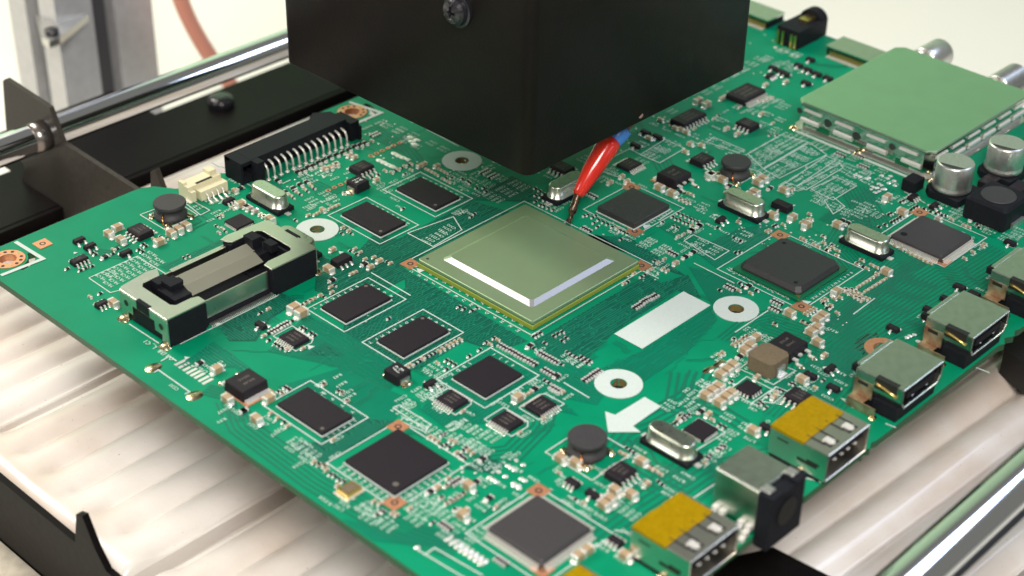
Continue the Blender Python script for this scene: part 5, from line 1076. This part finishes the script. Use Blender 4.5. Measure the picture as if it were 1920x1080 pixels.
def cream_conn():
    x, y = B(383, 350, 2.0); root = bpy.data.objects.new('cable_connector', None); COL.objects.link(root); root.parent = BOARD; root['label'] = 'small cream plastic cable connector with four pins'
    root.location = Vector((x, y, 0))*S
    MB().box(-4.9, 4.9, -.2, 3.6, .2, 3.6, 'cream').box(-2.9, 5.0, -2.6, -.2, .2, 2.6, 'cream').box(-4.9, -3.6, -1.6, -.2, .2, 2.8, 'cream').box(-4.9, -3.9, 1.6, 3.6, 3.6, 4.1, 'cream').box(2.6, 4.6, 1.2, 3.6, 3.6, 4.6, 'cream').build('housing', root)
    MB().box(-2.2, 2.6, -.15, .7, 3.602, 3.62, 'hole_shade').build('slot', root)
    me = MB().tube([(0, 0, 1.9), (0, -.5, 1.5), (0, -.8, .3), (0, -1.9, .2)], .26, 'lead', 6).blob(0, -1.9, .45, .8, .3, 'solder').mesh('pin')
    for k in range(4): put('pin', me, root, (-1.4+k*1.5, -2.6, 0))
    MB().box(-5.6, -4.9, -1.6, 1.0, .05, .3, 'solder').build('anchor_pad', root)
cream_conn()

# ------------------------------------------------------------------ sockets on the right edge
def mk_hdmi(lab):
    root = bpy.data.objects.new('video_socket', None); COL.objects.link(root); root.parent = BOARD; root['label'] = lab
    # local: x across, mouth at -y
    def prof(w_, z0, z1, c): return [(-w_+c, z0), (-w_+c*.6, z0), (w_-c*.6, z0), (w_, z0+c), (w_, z1), (-w_, z1), (-w_, z0+c)][1:]
    mb = MB(); w_, zb, zt, t = 7.3, 3.2, 8.2, .35; O = prof(w_, zb, zt, 1.7); I = [(a*(w_-t)/w_, zb+t+(b_-zb)*(zt-zb-2*t)/(zt-zb)) for a, b_ in O]; n = len(O)
    yb, yf = 11.2, 0.0
    vs = [(a, yb, z) for a, z in O] + [(a, yf, z) for a, z in O] + [(a, yf, z) for a, z in I] + [(a, yb-2, z) for a, z in I]
    mb.add(vs, [(k*n+i, k*n+(i+1)%n, (k+1)*n+(i+1)%n, (k+1)*n+i) for k in range(3) for i in range(n)], 'shell')
    mb.add([(a, yb, z) for a, z in O], [tuple(reversed(range(n)))], 'shell')
    mb.box(-w_+1.5, w_-1.5, yb, yb+1.0, zt-t, zt, 'shell')
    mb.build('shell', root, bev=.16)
    MB().box(-w_-.03, -w_+1.25, 1.5, 6.6, zt-2.5, zt+.02, 'hole_shade').build('side_window', root); MB().tube([(-w_-.1, 1.4, zt-2.3), (-w_-.1, 3.0, zt-2.0), (-w_-.15, 4.8, zt-1.5), (-w_-.1, 6.4, zt-1.3)], .34, 'gold', 8).build('side_spring', root)
    MB().box(-w_-.06, -w_-.01, 8.0, 10.4, zt-3.2, zt-2.4, 'hole_shade').build('side_slot', root)
    MB().box(-w_-.04, -w_+.3, 6.9, yb+.02, 2.26, zb+2.9, 'shell_stained').box(-w_-2.0, -w_-1.7, 4.6, yb, .1, 2.2, 'shell_stained').box(-w_-2.0, -w_+.3, 7.6, yb, 2.0, 2.25, 'shell_stained').build('mounting_foot', root)
    MB().box(w_-.3, w_+.02, 5, yb, .1, zb+1.8, 'shell_stained').build('mounting_foot', root)
    MB().blob(-w_-1.8, 5.0, 1.1, .9, .6, 'solder_flux').build('solder_joint', root)
    for q in (-2.6, 2.6): MB().tube([(q, .5, 5.0), (q, .9, 5.0), (q, 1.0, 5.0)], [.55, .6, .6], 'solder', 12).build('guide_pin', root)
    MB().box(-w_-.1, w_-.5, .8, 6.4, .1, zb+.02, 'plastic_black').box(-w_+.7, w_-.5, 6.4, yb+.3, .1, zb-.05, 'plastic_black').box(-w_+1.2, -w_+3.0, yb+.4, yb+1.8, zt-2.0, zt-.6, 'plastic_black').box(-5.0, 5.0, .4, yb-2.1, 4.9, 6.4, 'plastic_black').build('insulator', root)
    cm = MB()
    for i in range(9): cm.box(-4.2+i, -3.8+i, .9, 6, 6.41, 6.5, 'gold')
    cm.build('contact_row', root); return root
h1 = mk_hdmi('silver video socket nearest the yellow taped sockets'); h1.location = Vector((16.6, -92.6, 0))*S
def cp(src, loc, lab):
    r_ = src.copy(); COL.objects.link(r_); r_.location = Vector(loc)*S; r_['label'] = lab
    for ch in src.children:
        c = ch.copy(); COL.objects.link(c); c.parent = r_
        for g in ch.children: d = g.copy(); COL.objects.link(d); d.parent = c
    return r_
cp(h1, (42.4, -92.6, 0), 'silver video socket in the middle of the right board edge'); cp(h1, (68.4, -92.6, 0), 'silver video socket cut off by the right picture edge')
# thing > part > sub-part only: bring the sub-parts of shells up to the shell level they already have
def mk_usb(lab):
    root = bpy.data.objects.new('usb_socket', None); COL.objects.link(root); root.parent = BOARD; root['label'] = lab
    w_, z0, z1, t, yb = 6.9, .6, 7.1, .35, 13.4
    O = [(-w_, z0), (w_, z0), (w_, z1), (-w_, z1)]; I = [(-w_+t, z0+t), (w_-t, z0+t), (w_-t, z1-t), (-w_+t, z1-t)]; mb = MB(); n = 4
    vs = [(a, yb, z) for a, z in O] + [(a, 0, z) for a, z in O] + [(a, 0, z) for a, z in I] + [(a, yb-1, z) for a, z in I]
    mb.add(vs, [(k*n+i, k*n+(i+1)%n, (k+1)*n+(i+1)%n, (k+1)*n+i) for k in range(3) for i in range(n)], 'shell_grey'); mb.add([(a, yb, z) for a, z in O], [tuple(reversed(range(n)))], 'shell_grey')
    mb.build('shell', root, bev=.22)
    me = MB().prism([(-1.5, 1.2), (1.5, 1.2), (1.3, 3.2), (-1.3, 3.2)], z1+.004, z1+.02, 'hole_shade').prism([(-1.55, 2.6), (-1.2, 2.6), (-1.35, 6.8), (-1.6, 6.8)], z1+.005, z1+.13, 'hole_shade').prism([(1.2, 2.6), (1.55, 2.6), (1.6, 6.8), (1.35, 6.8)], z1+.005, z1+.13, 'hole_shade').box(-.8, .8, 1.7, 3.6, z1+.03, z1+.3, 'solder').box(-.45, .45, 1.35, 1.7, z1+.03, z1+.2, 'solder').mesh('contact_spring')
    for xx in (-3.1, 3.1): put('contact_spring', me, root, (xx, 0, 0))
    MB().box(-w_-.02, -w_-.004, 1.8, 4.6, 3.3, 3.9, 'hole_shade').box(-w_-.05, -w_-.021, 2.2, 6.8, 2.6, 3.35, 'hole_shade').build('side_slot', root); MB().box(-w_-.02, -w_-.004, 9, 11.6, 4.9, 5.3, 'hole_shade').build('side_slot', root)
    tp = MB(); xs = [-w_-.05+ i*(2*w_-.5)/10 for i in range(11)]; vs = []; rw = random.Random(3)
    for i, xx in enumerate(xs):
        for j in range(9): vs.append((xx, 5.6+j*.98+ (rw.uniform(-.15,.15) if j in (0, 8) else 0), z1+.09+rw.uniform(0, .07)))
    tp.add(vs, [(i*9+j, (i+1)*9+j, (i+1)*9+j+1, i*9+j+1) for i in range(10) for j in range(8)], 'kapton', True)
    tp.add([(-w_-.05, 5.6, z1+.12), (-w_-.05, 13.4, z1+.12), (-w_-.06, 13.4, z1-.5), (-w_-.06, 5.6, z1-.5)], [(0,1,2,3)], 'kapton'); tp.build('yellow_tape', root)
    MB().box(-w_+.6, w_-.6, .9, yb-1.1, 4.2, 5.6, 'plastic_black').build('tongue', root)
    for q in (-3.4, -1.1, 1.1, 3.4): MB().box(q-.4, q+.4, .5, 6, 3.95, 4.18, 'lead_white').build('contact', root)
    MB().box(-w_-.2, w_+.2, 1.4, 12.8, .1, .58, 'plastic_black').build('insulator', root)
    MB().blob(-w_-.5, 6, .9, .8, .8, 'solder_flux').build('solder_joint', root); return root
u = mk_usb('metal socket with yellow tape on its rear half, between the round socket and the video sockets'); u.location = Vector((-10.0, -93.2, 0))*S
cp(u, (-51.2, -93.4, 0), 'metal socket with yellow tape, nearer the bottom of the picture'); cp(u, (-78.5, -93.4, 0), 'metal socket with yellow tape, cut off by the bottom edge of the picture')
def mk_round():
    root = bpy.data.objects.new('round_socket', None); COL.objects.link(root); root.parent = BOARD; root['label'] = 'tall shielded socket with a black plastic face hanging over the board edge'; root.location = Vector((-33.2, -95.2, 0))*S
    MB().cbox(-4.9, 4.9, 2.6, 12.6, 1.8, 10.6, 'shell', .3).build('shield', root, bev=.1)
    m = MB(); m.box(-5.2, 5.2, -.4, 2.5, -1.5, 10.0, 'plastic_black'); m.box(-3.0, 3.0, 2.55, 10, .1, 2.5, 'plastic_black'); m.box(-5.2, -1.8, -.6, 2.55, 10.0, 10.7, 'plastic_black'); m.box(2.0, 5.2, -.6, 2.55, 10.0, 10.7, 'plastic_black')
    m.build('face', root)
    n = 24; MB().add([(2.9*math.cos(2*math.pi*k/n), -.65, 5.2+2.9*math.sin(2*math.pi*k/n)) for k in range(n)], [tuple(range(n))], 'hole_shade').build('opening', root)
    MB().cbox(-4.4, -2.4, .8, 2.9, 10.71, 11.0, 'tin', .1).build('clip', root); MB().cbox(2.6, 4.6, .8, 2.9, 10.71, 11.0, 'tin', .1).build('clip', root)
    me = MB().box(-1.2, 0, -.6, .6, 1.6, 2.6, 'lead_white').box(-2.2, -1.2, -.6, .6, .8, 1.7, 'lead_white').box(-3.4, -2.2, -.6, .6, .1, .8, 'solder').mesh('pin')
    for yy in (3.6, 5.3, 9.6, 11.2): put('pin', me, root, (-4.8, yy, 0))
mk_round()

# ------------------------------------------------------------------ tuner box, antenna sockets, audio jack, flat cable connectors
def tuner():
    root = bpy.data.objects.new('tuner_box', None); COL.objects.link(root); root.parent = BOARD; root['label'] = 'large flat metal tuner box with a pale green reflecting lid'
    x0, x1, y0, y1 = 98.4, 146.2, -43.2, -2.4; zt = 8.0; c = 2.0
    def oct_(g): a, b_, d, e = x0-g, x1+g, y0-g, y1+g; return [(a+c,d),(b_-c,d),(b_,d+c),(b_,e-c),(b_-c,e),(a+c,e),(a,e-c),(a,d+c)]
    _l = MB().prism(oct_(.0), zt-.9, zt, 'tuner_lid'); _l.build('lid', root, bev=.22); MB().prism(oct_(.16), zt-1.0, zt-.35, 'wall_tin').build('lid_rim', root, bev=.15)  # rim under the lid is added to catch an edge highlight
    MB().prism(oct_(-.5), .6, zt-.95, 'wall_tin').build('wall', root)
    MB().prism(oct_(.5), .1, .58, 'tin').build('base_flange', root)
    MB().box(x0-1.9, x0-.9, y0+2, y0+19, .03, .07, 'silk').box(x0-1.9, x0-.9, y0+22, y0+39, .03, .07, 'silk').build('white_print', root)
    # raised spring tongues and punched holes on the two visible walls
    def tongue(L, h): return MB().add([(0,0,0),(L,0,0),(L,-.55,h*.3),(0,-.55,h*.3),(L,-.55,h*.75),(0,-.55,h*.75),(L,0,h),(0,0,h)], [(0,1,2,3),(3,2,4,5),(5,4,6,7),(0,3,5,7),(1,6,4,2)], 'solder').mesh('spring_tongue')
    up, lo = tongue(5.2, .9), tongue(5.6, 1.5)
    for k in range(4): put('spring_tongue', up, root, (x0+.45, y1-2.6-k*9.6, 5.4), -90)
    for k in range(4): put('spring_tongue', lo, root, (x0+.4, y1-1.8-k*10.2, 2.2), -90)
    for k in range(6): put('spring_tongue', up, root, (x0+2.4+k*7.6, y0+.45, 5.3), 0)
    for k in range(6): put('spring_tongue', lo, root, (x0+3.4+k*7.4, y0+.4, 2.2), 0)
    def disc(y, z, r_): n = 10; MB().add([(x0+.46, y+r_*math.cos(2*math.pi*k/n)*(1+.15*(k%3)), z+r_*math.sin(2*math.pi*k/n)) for k in range(n)], [tuple(reversed(range(n)))], 'mark_dark').build('punched_hole', root)  # dark disc on the wall, shade of the hole painted as colour
    for y, z, r_ in ((-12.2, 4.6, 1.1), (-21.0, 4.2, 1.15), (-31.5, 5.2, .9), (-3.4, 5.0, .8)): disc(y, z, r_)
    for y in (-11, -35): MB().box(x0+.44, x0+.48, y-2, y+2, 1.2, 2.8, 'substrate_green').build('punched_hole', root)
    for x in (x0+12, x0+33): MB().box(x-2.4, x+2.4, y0+.44, y0+.48, 1.4, 3.4, 'substrate_green').build('punched_hole', root)
    for x, y in ((x0-.6, y1-.5), (x0-.4, -22.5), (x0+1, y0-.6)): MB().blob(x, y, 1.3, 1.3, 1.0, 'solder_flux').build('solder_joint', root)
tuner()
def antenna(y, thr, lab, r_):
    zc = 3.6; mb = MB(); pts = [(146.3, y, zc), (149.5, y, zc)]; mb.tube(pts, r_*.8, 'tin', 28)
    P_, rad = [], []
    if thr:
        for k in range(22): P_.append((149.5+k*.5, y, zc)); rad.append(r_ if k % 2 else r_*.88)
    else: P_, rad = [(149.5, y, zc), (150.0, y, zc), (158.5, y, zc), (159, y, zc)], [r_*.95, r_, r_, r_*.93]
    mb.tube(P_, rad, 'tin', 32); mb.build('antenna_socket', BOARD, label=lab)
antenna(-8.6, False, 'smooth silver antenna barrel behind the tuner box', 4.2); antenna(-31.5, True, 'threaded brassy antenna barrel behind the tuner box', 4.0)
def jack():
    root = bpy.data.objects.new('audio_jack', None); COL.objects.link(root); root.parent = BOARD; root['label'] = 'black audio jack with gold contacts at the far board edge'
    cx, cy = 137.5, 28.3
    MB().box(137.2, 148.2, 24.6, 32.0, .2, 5.6, 'plastic_black').build('housing', root)
    m = MB(); P_ = [(y, z) for y, z in [(24.6, .5), (32, .5), (32, 5)]] + [(28.3+3.7*math.cos(R(a)), 5.0+3.0*math.sin(R(a))) for a in range(10, 171, 20)] + [(24.6, 5)]
    n = len(P_); m.add([(148.25, y, z) for y, z in P_] + [(151.5, y, z) for y, z in P_], [tuple(range(n)), tuple(reversed(range(n, 2*n)))] + [(i, n+i, n+(i+1)%n, (i+1)%n) for i in range(n)], 'plastic_black'); m.build('collar', root)
    for yy in (25.3, 26.6, 29.6, 31.2): MB().box(136.7, 137.15, yy-.35, yy+.35, .2, 4.4, 'gold').build('contact', root)
    MB().box(144, 148, 26.6, 29.6, 5.62, 6.3, 'gold').build('contact', root)
jack()
def flat_conn(x0, x1, y0, y1, lab):
    root = bpy.data.objects.new('flat_cable_connector', None); COL.objects.link(root); root.parent = BOARD; root['label'] = lab
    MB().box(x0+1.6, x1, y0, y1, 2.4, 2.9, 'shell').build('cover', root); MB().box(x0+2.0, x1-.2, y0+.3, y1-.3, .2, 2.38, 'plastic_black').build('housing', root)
    m = MB(); n = int((y1-y0-2)/.6)
    for i in range(n): yy = y0+1+i*.6; m.box(x0+1.7, x0+1.98, yy, yy+.3, .3, 1.8, 'gold'); m.box(x0, x0+1.7, yy, yy+.3, .05, .25, 'lead')
    m.build('contact_row', root, kind='stuff')
flat_conn(139.4, 149.6, -1.2, 17.6, 'flat cable connector with a green tinted metal cover beside the tuner box'); flat_conn(141, 151, 39, 62, 'flat cable connector next to the hanging black housing')
